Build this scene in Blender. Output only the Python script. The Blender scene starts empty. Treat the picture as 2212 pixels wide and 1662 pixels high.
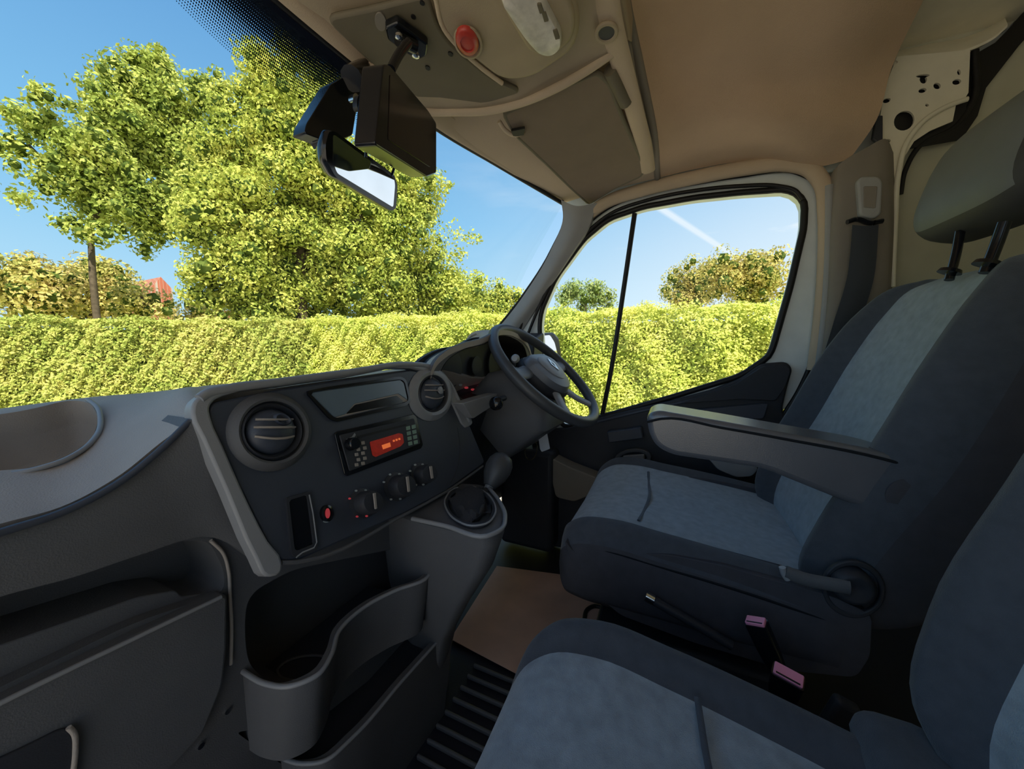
import bpy, bmesh, math, random
import numpy as np
from mathutils import Vector, Matrix
from math import radians, sin, cos, pi
random.seed(7)
S = bpy.context.scene
COL = S.collection
# ------------------------------------------------------------------ camera, sky, sun, exposure
# cab coordinates in metres: X to the driver's (right) side, Y to the front, Z up, cab floor at Z = 0
FPX, CX, CY = 780.0, 1106.0, 831.0
CAM = Vector((-.5, 0, .82)); YAW, PIT = radians(24), radians(6.3)
_fh = Vector((cos(YAW), sin(YAW), 0)); _r = Vector((sin(YAW), -cos(YAW), 0))
_f = _fh*cos(PIT)+Vector((0, 0, -sin(PIT))); _u = _r.cross(_f)
cd = bpy.data.cameras.new('camera'); cam = bpy.data.objects.new('camera', cd); COL.objects.link(cam)
cd.sensor_width = 36; cd.lens = FPX/2212*36; cd.clip_start = .01; cd.clip_end = 500
cam.matrix_world = Matrix(((_r.x, _u.x, -_f.x, CAM.x), (_r.y, _u.y, -_f.y, CAM.y), (_r.z, _u.z, -_f.z, CAM.z), (0, 0, 0, 1)))
S.camera = cam
S.view_settings.view_transform = 'Standard'; S.view_settings.look = 'None'
S.view_settings.exposure = 0.0; S.view_settings.gamma = 1.0; S.view_settings.use_curve_mapping = False
S.cycles.max_bounces = 10; S.cycles.diffuse_bounces = 5; S.cycles.transparent_max_bounces = 16
S.cycles.use_denoising = True; S.cycles.sample_clamp_indirect = 6

W = bpy.data.worlds.new('sky'); S.world = W; W.use_nodes = True
def build_sky():
    nt = W.node_tree; N = nt.nodes; L = nt.links; N.clear()
    out = N.new('ShaderNodeOutputWorld'); bg = N.new('ShaderNodeBackground'); bg.inputs[1].default_value = SKY
    tc = N.new('ShaderNodeTexCoord'); sp = N.new('ShaderNodeSeparateXYZ'); L.new(tc.outputs['Generated'], sp.inputs[0])
    cr = N.new('ShaderNodeValToRGB'); e = cr.color_ramp.elements
    e[0].position = 0; e[0].color = (.62, .80, .92, 1); e[1].position = 1; e[1].color = (.09, .24, .52, 1)
    for p, c in ((.08, (.47, .73, .92, 1)), (.3, (.24, .54, .85, 1)), (.6, (.13, .34, .67, 1))):
        x = e.new(p); x.color = c
    L.new(sp.outputs['Z'], cr.inputs[0])
    # high wispy cloud
    mp = N.new('ShaderNodeMapping'); mp.inputs['Scale'].default_value = (1.2, 1.2, 7); L.new(tc.outputs['Generated'], mp.inputs[0])
    no = N.new('ShaderNodeTexNoise'); no.inputs['Scale'].default_value = 2.2; no.inputs['Detail'].default_value = 6; L.new(mp.outputs[0], no.inputs[0])
    c2 = N.new('ShaderNodeValToRGB'); c2.color_ramp.elements[0].position = .46; c2.color_ramp.elements[1].position = .68
    L.new(no.outputs[0], c2.inputs[0])
    # more cloud on the side of the driver's door, near the horizon
    dx = N.new('ShaderNodeMath'); dx.operation = 'MULTIPLY_ADD'; L.new(sp.outputs['Y'], dx.inputs[0]); dx.inputs[1].default_value = -1.1; dx.inputs[2].default_value = .62
    dx.use_clamp = True
    m1 = N.new('ShaderNodeMath'); m1.operation = 'MULTIPLY'; L.new(c2.outputs[0], m1.inputs[0]); L.new(dx.outputs[0], m1.inputs[1])
    # pale cloud veil there
    hz = N.new('ShaderNodeMapRange'); L.new(sp.outputs['Z'], hz.inputs[0]); hz.inputs[1].default_value = .02; hz.inputs[2].default_value = .42; hz.inputs[3].default_value = .95; hz.inputs[4].default_value = .35
    m0 = N.new('ShaderNodeMath'); m0.operation = 'MULTIPLY'; L.new(hz.outputs[0], m0.inputs[0]); L.new(dx.outputs[0], m0.inputs[1])
    m2 = N.new('ShaderNodeMath'); m2.operation = 'MAXIMUM'; L.new(m1.outputs[0], m2.inputs[0]); L.new(m0.outputs[0], m2.inputs[1])
    # vapour trail: a great circle through two sky directions
    a = dirpx(1430, 452); b = dirpx(1590, 556); n = a.cross(b).normalized()
    dt = N.new('ShaderNodeVectorMath'); dt.operation = 'DOT_PRODUCT'; L.new(tc.outputs['Generated'], dt.inputs[0]); dt.inputs[1].default_value = n
    ab = N.new('ShaderNodeMath'); ab.operation = 'ABSOLUTE'; L.new(dt.outputs['Value'], ab.inputs[0])
    tr = N.new('ShaderNodeMapRange'); L.new(ab.outputs[0], tr.inputs[0]); tr.inputs[1].default_value = .003; tr.inputs[2].default_value = .014; tr.inputs[3].default_value = .75; tr.inputs[4].default_value = 0
    d2 = N.new('ShaderNodeVectorMath'); d2.operation = 'DOT_PRODUCT'; L.new(tc.outputs['Generated'], d2.inputs[0]); d2.inputs[1].default_value = ((a+b)/2).normalized()
    t2 = N.new('ShaderNodeMapRange'); L.new(d2.outputs['Value'], t2.inputs[0]); t2.inputs[1].default_value = .975; t2.inputs[2].default_value = .99
    m3 = N.new('ShaderNodeMath'); m3.operation = 'MULTIPLY'; L.new(tr.outputs[0], m3.inputs[0]); L.new(t2.outputs[0], m3.inputs[1])
    m4 = N.new('ShaderNodeMath'); m4.operation = 'MAXIMUM'; L.new(m2.outputs[0], m4.inputs[0]); L.new(m3.outputs[0], m4.inputs[1])
    mx = N.new('ShaderNodeMixRGB'); L.new(m4.outputs[0], mx.inputs[0]); L.new(cr.outputs[0], mx.inputs[1]); mx.inputs[2].default_value = (.93, .95, 1, 1)
    L.new(mx.outputs[0], bg.inputs[0]); L.new(bg.outputs[0], out.inputs[0])
def dirpx(x, y):
    return (_f*FPX+_r*(x-CX)-_u*(y-CY)).normalized()
SKY = 1.1
build_sky()
sd = bpy.data.lights.new('sun', 'SUN'); sun = bpy.data.objects.new('sun', sd); COL.objects.link(sun)
sd.energy = 7.0; sd.angle = radians(.6); sd.color = (1, .93, .78)
sun.rotation_euler = Vector((-.49, -.52, .88)).to_track_quat('Z', 'Y').to_euler()
sun.location = (-8, -14, 12)

# ------------------------------------------------------------------ helpers
def P(x, y, X=None, Y=None, Z=None, pl=None):
    """the point of a plane in the cab that the photograph shows at x, y"""
    d = _f*FPX+_r*(x-CX)-_u*(y-CY)
    if pl is not None:
        p, n = pl; return CAM+d*((p-CAM).dot(n)/d.dot(n))
    for i, v in enumerate((X, Y, Z)):
        if v is not None: return CAM+d*((v-CAM[i])/d[i])
def PL(pts, **k): return [P(x, y, **k) for x, y in pts]
def plane3(a, b, c):
    a, b, c = Vector(a), Vector(b), Vector(c); return (a, (b-a).cross(c-a).normalized())
def cr1(pts, n, closed=False):
    """smooth curve through pts, n samples per span"""
    m = len(pts); out = []; spans = m if closed else m-1
    d = [max((pts[(i+1) % m]-pts[i]).length, 1e-6) for i in range(spans)]
    def tan(i):
        if closed: a, b, da, db_ = pts[i-1], pts[(i+1) % m], d[(i-1) % m], d[i % m]
        elif i == 0: return (pts[1]-pts[0])/d[0]
        elif i == m-1: return (pts[-1]-pts[-2])/d[-1]
        else: a, b, da, db_ = pts[i-1], pts[i+1], d[i-1], d[i]
        return ((pts[i]-a)/da*db_+(b-pts[i])/db_*da)/(da+db_)
    for i in range(spans):
        p1, p2 = pts[i], pts[(i+1) % m]; t1, t2_ = tan(i)*d[i], tan((i+1) % m if closed else i+1)*d[i]
        for k in range(n):
            t = k/n; t2 = t*t; t3 = t2*t
            out.append(p1*(2*t3-3*t2+1)+t1*(t3-2*t2+t)+p2*(3*t2-2*t3)+t2_*(t3-t2))
    if not closed: out.append(pts[-1].copy())
    return out
def rnd(pts, r, n=4):
    """round the corners of a closed outline by radius r"""
    out = []; m = len(pts)
    for i in range(m):
        a, b, c = pts[i-1], pts[i], pts[(i+1) % m]
        u, v = a-b, c-b; lu, lv = u.length, v.length
        q = min(r, lu*.48, lv*.48); s, e = b+u/lu*q, b+v/lv*q
        for k in range(n+1):
            t = k/n; out.append(s*(1-t)**2+b*2*t*(1-t)+e*t*t)
    return out
def resample(pts, n, closed=True):
    q = pts+[pts[0]] if closed else pts
    d = [0]
    for a, b in zip(q, q[1:]): d.append(d[-1]+(b-a).length)
    out = []; j = 0
    for k in range(n):
        t = d[-1]*k/(n if closed else n-1)
        while j < len(d)-2 and d[j+1] < t: j += 1
        s = (t-d[j])/max(d[j+1]-d[j], 1e-9); out.append(q[j].lerp(q[j+1], min(max(s, 0), 1)))
    return out
def bev(o, w, seg=2, ang=35):
    m = o.modifiers.new('b', 'BEVEL'); m.width = w; m.segments = seg; m.limit_method = 'ANGLE'; m.angle_limit = radians(ang); return o
def mk(name, vs, fs, mat, parent=None, smooth=True, bevel=0, mi=None, seg=2, ang=40):
    me = bpy.data.meshes.new(name); me.from_pydata([tuple(v) for v in vs], [], fs)
    for m in (mat if isinstance(mat, (list, tuple)) else [mat]): me.materials.append(m)
    if mi: me.polygons.foreach_set('material_index', mi)
    bm = bmesh.new(); bm.from_mesh(me); bmesh.ops.recalc_face_normals(bm, faces=bm.faces)
    bm.to_mesh(me); bm.free()
    if smooth:
        me.polygons.foreach_set('use_smooth', [True]*len(me.polygons)); me.set_sharp_from_angle(angle=radians(ang))
    o = bpy.data.objects.new(name, me); COL.objects.link(o)
    if parent is not None: o.parent = parent
    if bevel: bev(o, bevel, seg)
    return o
def prism(name, pts, vec, mat, parent=None, bevel=0, seg=2, smooth=True):
    """flat outline given a thickness"""
    vec = Vector(vec); n = len(pts); vs = list(pts)+[p+vec for p in pts]
    fs = [tuple(range(n)), tuple(range(2*n-1, n-1, -1))]+[(i, (i+1) % n, n+(i+1) % n, n+i) for i in range(n)]
    return mk(name, vs, fs, mat, parent, smooth, bevel, seg=seg)
def ring(name, outer, inner, vec, mat, parent=None, n=96, bevel=0):
    vec = Vector(vec); a = resample(outer, n)
    # align the inner outline with the outer one by direction from the centre
    c = sum(inner, Vector())/len(inner); q = resample(inner, n*6); b = []
    for p in a:
        d = (p-c).normalized(); b.append(max(q, key=lambda s: (s-c).normalized().dot(d)))
    vs = a+b+[p+vec for p in a]+[p+vec for p in b]; fs = []
    for i in range(n):
        j = (i+1) % n
        fs += [(i, j, n+j, n+i), (2*n+i, 3*n+i, 3*n+j, 2*n+j), (i, 2*n+i, 2*n+j, j), (n+i, n+j, 3*n+j, 3*n+i)]
    return mk(name, vs, fs, mat, parent, True, bevel)
def grid(rows, nu=6, nv=6):
    q = [cr1(r, nu) for r in rows]; m = len(q[0])
    cols = [cr1([r[j] for r in q], nv) for j in range(m)]
    return [[cols[j][i] for j in range(m)] for i in range(len(cols[0]))]
def loft(name, rows, thick, mat, parent=None, nu=6, nv=6, bevel=0, raw=False):
    """smooth surface through rows of points, given a thickness along `thick`"""
    g = rows if raw else grid(rows, nu, nv); R, C = len(g), len(g[0]); th = Vector(thick)
    vs = [p for r in g for p in r]+[p+th for r in g for p in r]; o = R*C; fs = []
    for i in range(R-1):
        for j in range(C-1):
            a, b, c, d = i*C+j, i*C+j+1, (i+1)*C+j+1, (i+1)*C+j
            fs += [(a, b, c, d), (o+a, o+d, o+c, o+b)]
    for j in range(C-1):
        fs += [(j, o+j, o+j+1, j+1), ((R-1)*C+j, (R-1)*C+j+1, o+(R-1)*C+j+1, o+(R-1)*C+j)]
    for i in range(R-1):
        fs += [(i*C, (i+1)*C, o+(i+1)*C, o+i*C), (i*C+C-1, o+i*C+C-1, o+(i+1)*C+C-1, (i+1)*C+C-1)]
    return mk(name, vs, fs, mat, parent, True, bevel)
def stack(name, loops, mat, parent=None, cap=True, mi=None, bevel=0, ang=50):
    """closed loops of equal length joined into one skin"""
    n = len(loops[0]); vs = [p for l in loops for p in l]; fs = []
    for i in range(len(loops)-1):
        for j in range(n):
            k = (j+1) % n; fs.append((i*n+j, i*n+k, (i+1)*n+k, (i+1)*n+j))
    m = [0]*len(fs) if mi is None else [mi(i//n, i % n) for i in range(len(fs))]
    if cap: fs += [tuple(range(n-1, -1, -1)), tuple(range((len(loops)-1)*n, len(loops)*n))]; m += [m[0], m[-1]]
    return mk(name, vs, fs, mat, parent, True, bevel, mi=m, ang=ang)
def frame_of(ax):
    ax = Vector(ax).normalized(); t = Vector((0, 0, 1)) if abs(ax.z) < .9 else Vector((1, 0, 0))
    a = ax.cross(t).normalized(); return a, ax.cross(a)
def lathe(name, c, ax, prof, mat, parent=None, n=32, sx=1):
    c = Vector(c); ax = Vector(ax).normalized(); a, b = frame_of(ax)
    return stack(name, [[c+ax*h+(a*cos(2*pi*k/n)*sx+b*sin(2*pi*k/n))*max(r, 1e-4) for k in range(n)] for r, h in prof], mat, parent)
def tube(name, pts, r, mat, parent=None, n=10, closed=False, sub=6, flat=None):
    pts = [Vector(p) for p in pts]
    q = cr1(pts, sub, closed) if sub > 1 else pts
    m = len(q); loops = []; a = None
    for i, p in enumerate(q):
        t = (q[(i+1) % m]-q[i-1]) if closed else (q[min(i+1, m-1)]-q[max(i-1, 0)])
        t.normalize()
        if flat is not None: a = (Vector(flat)-t*t.dot(Vector(flat))).normalized()
        else:
            a = frame_of(t)[0] if a is None else (a-t*a.dot(t)).normalized()
        b = t.cross(a)
        rr = r if not isinstance(r, (list, tuple)) or len(r) == 2 and flat is not None else r[0]+(r[1]-r[0])*i/(m-1)
        ra, rb = (rr if isinstance(rr, (list, tuple)) else (rr, rr))
        loops.append([p+a*cos(2*pi*k/n)*ra+b*sin(2*pi*k/n)*rb for k in range(n)])
    if closed: return stack(name, loops+[loops[0]], mat, parent, cap=False)
    return stack(name, loops, mat, parent)
def rbox(name, c, size, mat, parent=None, rot=(0, 0, 0), bevel=.004, seg=3):
    M = Matrix.Translation(Vector(c))
    from mathutils import Euler
    R = Euler(rot).to_matrix(); vs = []
    for x in (-.5, .5):
        for y in (-.5, .5):
            for z in (-.5, .5): vs.append(Vector(c)+R@Vector((x*size[0], y*size[1], z*size[2])))
    fs = [(0, 1, 3, 2), (4, 6, 7, 5), (0, 4, 5, 1), (2, 3, 7, 6), (0, 2, 6, 4), (1, 5, 7, 3)]
    return mk(name, vs, fs, mat, parent, True, bevel, seg=seg)
def carve(o, cutters):
    for c in cutters:
        m = o.modifiers.new('x', 'BOOLEAN'); m.operation = 'DIFFERENCE'; m.object = c; m.solver = 'EXACT'
    dg = bpy.context.evaluated_depsgraph_get(); dg.update()
    me = bpy.data.meshes.new_from_object(o.evaluated_get(dg))
    o.modifiers.clear(); o.data = me
    for c in cutters: bpy.data.objects.remove(c)
    me.polygons.foreach_set('use_smooth', [True]*len(me.polygons)); me.set_sharp_from_angle(angle=radians(38))
    return o
def ell(cx, cy, rx, ry, n=40, rot=0, **k):
    return [P(cx+rx*cos(t)*cos(rot)-ry*sin(t)*sin(rot), cy+rx*cos(t)*sin(rot)+ry*sin(t)*cos(rot), **k) for t in [2*pi*i/n for i in range(n)]]
def dome(name, loop, prof, nrm, mat, parent=None, cap=True):
    """outline scaled about its centre and lifted along nrm: prof = [(scale, height)]"""
    c = sum(loop, Vector())/len(loop); nrm = Vector(nrm)
    return stack(name, [[c+(p-c)*max(s, 1e-3)+nrm*h for p in loop] for s, h in prof], mat, parent, cap)
def tag(o, label=None, cat=None, group=None, kind=None):
    for k, v in (('label', label), ('category', cat), ('group', group), ('kind', kind)):
        if v: o[k] = v
    return o
def thing(name, loc, label, cat, group=None, kind=None):
    o = bpy.data.objects.new(name, None); COL.objects.link(o); o.empty_display_size = .05
    o['_loc'] = tuple(loc); return tag(o, label, cat, group, kind)
def settle():
    """move every Empty to its thing's base, keeping the parts where they are"""
    bpy.context.view_layer.update()
    for o in list(COL.objects):
        if o.type == 'EMPTY' and '_loc' in o:
            l = Vector(o['_loc']); del o['_loc']; o.location = l
            for c in o.children: c.matrix_parent_inverse = Matrix.Translation(-l)

# ------------------------------------------------------------------ materials
M = {}
def mat(name, col, rough=.6, spec=.4, bump=0, bs=300, var=0, vs=20, metal=0, emit=None, es=1, sheen=0, detail=2):
    m = bpy.data.materials.new(name); m.use_nodes = True; N = m.node_tree.nodes; L = m.node_tree.links
    b = N['Principled BSDF']; b.inputs['Base Color'].default_value = (*col, 1); b.inputs['Roughness'].default_value = rough
    b.inputs['Specular IOR Level'].default_value = spec; b.inputs['Metallic'].default_value = metal
    if sheen: b.inputs['Sheen Weight'].default_value = sheen
    tc = N.new('ShaderNodeTexCoord')
    if bump:
        n = N.new('ShaderNodeTexNoise'); n.inputs['Scale'].default_value = bs; n.inputs['Detail'].default_value = detail; L.new(tc.outputs['Object'], n.inputs[0])
        bp = N.new('ShaderNodeBump'); bp.inputs['Strength'].default_value = bump; bp.inputs['Distance'].default_value = .002
        L.new(n.outputs[0], bp.inputs['Height']); L.new(bp.outputs[0], b.inputs['Normal'])
    n = N.new('ShaderNodeTexNoise'); n.inputs['Scale'].default_value = vs; n.inputs['Detail'].default_value = 4; L.new(tc.outputs['Object'], n.inputs[0])
    r = N.new('ShaderNodeValToRGB'); v = max(var, .04)
    r.color_ramp.elements[0].position = .3; r.color_ramp.elements[1].position = .7
    r.color_ramp.elements[0].color = (*[c*(1-v) for c in col], 1); r.color_ramp.elements[1].color = (*[min(1, c*(1+v)) for c in col], 1)
    L.new(n.outputs[0], r.inputs[0]); L.new(r.outputs[0], b.inputs['Base Color'])
    if emit: b.inputs['Emission Color'].default_value = (*emit, 1); b.inputs['Emission Strength'].default_value = es
    M[name] = m; return m
mat('headliner', (0.620, 0.496, 0.357), .95, .1, .25, 500, .05, 6)
mat('roof_cloth', (0.644, 0.469, 0.314), .95, .1, .4, 450, .07, 5)
mat('console_plastic', (0.434, 0.349, 0.240), .6, .3, .1, 600)
mat('console_recess', (.17, .145, .10), .65, .3, .1, 600)
mat('visor_vinyl', (0.248, 0.191, 0.139), .75, .2, .15, 500)
mat('pillar_trim', (.36, .36, .35), .6, .3, .12, 600)
mat('pillar_dark', (0.255, 0.225, 0.188), .65, .3, .1, 600)
mat('paint', (0.825, 0.880, 0.880), .3, .5)
mat('paint_beige', (0.825, 0.775, 0.610), .45, .4)
mat('bulkhead_paint', (0.570, 0.555, 0.420), .5, .4)
mat('seal', (.012, .011, .011), .5, .4)
mat('dash_grey', (0.397, 0.353, 0.316), .6, .35, .25, 700)
mat('dash_dark', (0.113, 0.116, 0.125), .6, .35, .25, 700)
mat('dash_black', (0.033, 0.036, 0.045), .55, .4, .15, 700)
mat('fascia', (0.053, 0.063, 0.087), .45, .45, .08, 700)
mat('silver_trim', (0.285, 0.292, 0.307), .42, .5, .08, 800)
mat('gloss_black', (.008, .009, .012), .15, .5)
mat('lid_blue', (0.145, 0.203, 0.261), .22, .6)
mat('rubber', (0.040, 0.040, 0.044), .6, .3, .3, 200)
mat('wheel_rubber', (0.065, 0.070, 0.078), .42, .5, .2, 500)
mat('hub', (0.160, 0.174, 0.203), .4, .5, .1, 600)
mat('chrome', (.8, .8, .8), .18, .5, metal=1)
mat('brass', (.75, .6, .3), .25, .5, metal=1)
mat('fabric_light', (0.299, 0.346, 0.391), .95, .15, .5, 900, .14, 60, sheen=.3)
mat('fabric_dark', (0.075, 0.084, 0.102), .95, .15, .4, 900, .1, 60, sheen=.2)
mat('fabric_side', (0.072, 0.072, 0.084), .9, .15, .3, 800, .08, 40)
mat('seam', (.012, .014, .018), .8, .2)
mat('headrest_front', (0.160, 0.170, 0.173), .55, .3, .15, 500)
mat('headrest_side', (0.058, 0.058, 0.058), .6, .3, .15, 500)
mat('arm_vinyl', (0.122, 0.126, 0.146), .26, .9, .12, 600)
mat('belt', (.055, .062, .072), .8, .2, .4, 800)
mat('pink', (.95, .32, .45), .4, .5, emit=(.9, .2, .35), es=.0)
mat('floor_rubber', (.020, .022, .034), .55, .4, .15, 200)
mat('paper', (0.809, 0.529, 0.405), .9, .1, .5, 25, .12, 8)
mat('red_button', (.50, .05, .035), .35, .5)
mat('lamp_lens', (.72, .68, .60), .25, .6, .3, 90, .15, 60)
mat('mirror', (.9, .92, .95), .01, .5, metal=1)
mat('screen', (.035, .025, .022), .12, .5)
mat('white_plastic', (.8, .82, .86), .4, .5)
mat('display_red', (.35, .02, .01), .3, .5, emit=(.75, .05, .03), es=.10, var=.3, vs=120)
mat('display_orange', (.6, .1, .02), .3, .5, emit=(1, .22, .06), es=.5)
mat('glow_red', (.4, .04, .05), .4, .5, emit=(.8, .08, .1), es=.25)
mat('print_white', (.45, .5, .5), .5, .3)
mat('print_green', (.25, .38, .30), .5, .3)
mat('bark', (.13, .10, .07), .9, .1, .8, 30, .3, 8)
mat('soil', (.62, .54, .44), .95, .1, .6, 8, .2, 2)  # kept pale so the sunlit ground bounces light into the cab
mat('grass', (.40, .38, .10), .95, .1, .6, 20, .25, 1.5)
def glass(name, tint=(.93, .97, .96), refl=.07):
    m = bpy.data.materials.new(name); m.use_nodes = True; N = m.node_tree.nodes; L = m.node_tree.links; N.clear()
    o = N.new('ShaderNodeOutputMaterial'); t = N.new('ShaderNodeBsdfTransparent'); t.inputs[0].default_value = (*tint, 1)
    g = N.new('ShaderNodeBsdfGlossy'); g.inputs['Roughness'].default_value = .0; g.inputs[0].default_value = (1, 1, 1, 1)
    lw = N.new('ShaderNodeLayerWeight'); lw.inputs[0].default_value = .22
    mr = N.new('ShaderNodeMapRange'); L.new(lw.outputs['Fresnel'], mr.inputs[0]); mr.inputs[4].default_value = .6; mr.inputs[3].default_value = 0
    mx = N.new('ShaderNodeMixShader'); L.new(mr.outputs[0], mx.inputs[0]); L.new(t.outputs[0], mx.inputs[1]); L.new(g.outputs[0], mx.inputs[2])
    L.new(mx.outputs[0], o.inputs[0]); M[name] = m; return m
glass('glass')
def frit():
    m = bpy.data.materials.new('frit'); m.use_nodes = True; N = m.node_tree.nodes; L = m.node_tree.links; N.clear()
    o = N.new('ShaderNodeOutputMaterial'); t = N.new('ShaderNodeBsdfTransparent'); d = N.new('ShaderNodeBsdfDiffuse'); d.inputs[0].default_value = (.012, .016, .03, 1)
    uv = N.new('ShaderNodeUVMap'); sp = N.new('ShaderNodeSeparateXYZ'); L.new(uv.outputs[0], sp.inputs[0])
    # printed dots: v = 1 at the header (solid), shrinking dots towards v = 0
    sc = N.new('ShaderNodeVectorMath'); sc.operation = 'MULTIPLY'; L.new(uv.outputs[0], sc.inputs[0]); sc.inputs[1].default_value = (300, 26, 0)
    fr = N.new('ShaderNodeVectorMath'); fr.operation = 'FRACTION'; L.new(sc.outputs[0], fr.inputs[0])
    ds = N.new('ShaderNodeVectorMath'); ds.operation = 'DISTANCE'; L.new(fr.outputs[0], ds.inputs[0]); ds.inputs[1].default_value = (.5, .5, 0)
    mr = N.new('ShaderNodeMapRange'); L.new(sp.outputs['Y'], mr.inputs[0]); mr.inputs[1].default_value = .0; mr.inputs[2].default_value = .9; mr.inputs[3].default_value = .20; mr.inputs[4].default_value = .78
    lt = N.new('ShaderNodeMath'); lt.operation = 'LESS_THAN'; L.new(ds.outputs['Value'], lt.inputs[0]); L.new(mr.outputs[0], lt.inputs[1])
    mx = N.new('ShaderNodeMixShader'); L.new(lt.outputs[0], mx.inputs[0]); L.new(t.outputs[0], mx.inputs[1]); L.new(d.outputs[0], mx.inputs[2])
    L.new(mx.outputs[0], o.inputs[0]); M['frit'] = m
frit()
def leafmat(name, c1, c2, c3, trans=.35, ns=1.3):
    m = bpy.data.materials.new(name); m.use_nodes = True; N = m.node_tree.nodes; L = m.node_tree.links; N.clear()
    o = N.new('ShaderNodeOutputMaterial'); tc = N.new('ShaderNodeTexCoord')
    n = N.new('ShaderNodeTexNoise'); n.inputs['Scale'].default_value = ns; n.inputs['Detail'].default_value = 3; L.new(tc.outputs['Object'], n.inputs[0])
    w = N.new('ShaderNodeTexWhiteNoise'); sn = N.new('ShaderNodeVectorMath'); sn.operation = 'SNAP'; sn.inputs[1].default_value = (.09, .09, .09)
    L.new(tc.outputs['Object'], sn.inputs[0]); L.new(sn.outputs[0], w.inputs[0])
    a = N.new('ShaderNodeMath'); a.operation = 'MULTIPLY_ADD'; L.new(w.outputs[0], a.inputs[0]); a.inputs[1].default_value = .4; L.new(n.outputs[0], a.inputs[2])
    r = N.new('ShaderNodeValToRGB'); e = r.color_ramp.elements; e[0].position = .4; e[0].color = (*c1, 1); e[1].position = .98; e[1].color = (*c3, 1)
    x = e.new(.68); x.color = (*c2, 1); L.new(a.outputs[0], r.inputs[0])
    d = N.new('ShaderNodeBsdfDiffuse'); L.new(r.outputs[0], d.inputs[0])
    t = N.new('ShaderNodeBsdfTranslucent'); L.new(r.outputs[0], t.inputs[0])
    mx = N.new('ShaderNodeMixShader'); mx.inputs[0].default_value = trans; L.new(d.outputs[0], mx.inputs[1]); L.new(t.outputs[0], mx.inputs[2])
    L.new(mx.outputs[0], o.inputs[0]); M[name] = m
leafmat('leaf_tree', (.30, .38, .07), (.55, .60, .13), (.78, .74, .20), .25)
leafmat('leaf_oak', (.26, .34, .07), (.46, .53, .12), (.70, .70, .20), .25)
leafmat('leaf_hedge', (.44, .52, .09), (.72, .76, .17), (.86, .82, .24), .22, ns=.9)
leafmat('leaf_hedge_far', (.32, .40, .08), (.56, .59, .15), (.74, .68, .22), .22, ns=.5)  # darker copy of the hedge leaf, offsetting stronger sun on this stretch
leafmat('leaf_bush', (.42, .44, .12), (.66, .58, .18), (.80, .60, .26), .25, ns=.7)
leafmat('leaf_far', (.24, .34, .13), (.42, .50, .18), (.58, .58, .24), .25, ns=.7)
leafmat('leaf_core', (.05, .08, .018), (.09, .13, .03), (.13, .17, .04), 0)  # dark colour stands in for the shade deep inside crowns and hedge
def brickmat():
    m = mat('brick', (.45, .15, .10), .9, .1); N = m.node_tree.nodes; L = m.node_tree.links
    b = N['Principled BSDF']; t = N.new('ShaderNodeTexBrick'); t.inputs['Scale'].default_value = 4
    t.inputs['Color1'].default_value = (.50, .16, .10, 1); t.inputs['Color2'].default_value = (.40, .12, .08, 1); t.inputs['Mortar'].default_value = (.5, .42, .36, 1)
    L.new(t.outputs[0], b.inputs['Base Color'])
brickmat()
# ------------------------------------------------------------------ END HEAD
# ================================================================== THE CAB SHELL
V = Vector
floor = rbox('floor', (.0, .1, -.02), (1.84, 2.0, .04), M['floor_rubber'], bevel=0); tag(floor, kind='structure')
# raised ribs of the rubber floor in front of the bench
for i in range(9):
    rib = rbox('rib', (-.03+i*.032, .22, .005), (.007, .42, .011), M['dash_dark'], floor, bevel=.003)
paper = prism('paper_floor_mat', [V((.245, .30, .006)), V((.27, .53, .006)), V((.62, .56, .006)), V((.70, .18, .006)), V((.66, .05, .006)), V((.26, .08, .006))], (0, 0, .002), M['paper'])
tag(paper, 'creased brown paper mat lying on the dark footwell floor below the gear console', 'floor mat')
# ---- headliner
HF = [V((-.92, .50, 1.33)), V((-.5, .56, 1.35)), P(600, 0, Z=1.35), P(780, 150, Z=1.35), P(940, 275, Z=1.35), P(1080, 360, Z=1.35), P(1215, 440, Z=1.34)]
roofz = 1.47
ceil = thing('ceiling', (0, 0, 1.4), 'brown cloth headliner of the cab above the windscreen and seats', 'headliner', kind='structure')
# front panel from the windscreen header back to the step of the overhead shelf
fr = [HF,
      [V((-.92, .40, 1.37)), V((-.5, .46, 1.385)), V((-.09, .49, 1.39)), P(860, 180, Z=1.385), P(1000, 262, Z=1.375), P(1120, 330, Z=1.365), P(1262, 425, X=.80)],
      [V((-.92, .25, 1.40)), V((-.5, .27, 1.41)), V((-.05, .27, 1.42)), V((.15, .27, 1.42)), V((.40, .26, 1.41)), V((.62, .24, 1.385)), P(1325, 408, X=.815)],
      [V((-.92, .10, 1.41)), V((-.5, .10, 1.43)), V((0, .10, 1.45)), P(1350, 0, Z=1.46), P(1385, 160, Z=1.435), P(1412, 290, Z=1.385), P(1420, 385, X=.82)]]
loft('front_headliner', fr, (0, 0, .012), M['headliner'], ceil, 8, 6)
tube('lining_joint', [p+V((0, 0, .002)) for p in fr[3]], .010, M['pillar_dark'], ceil, 10)
L5 = fr[3]
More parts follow.
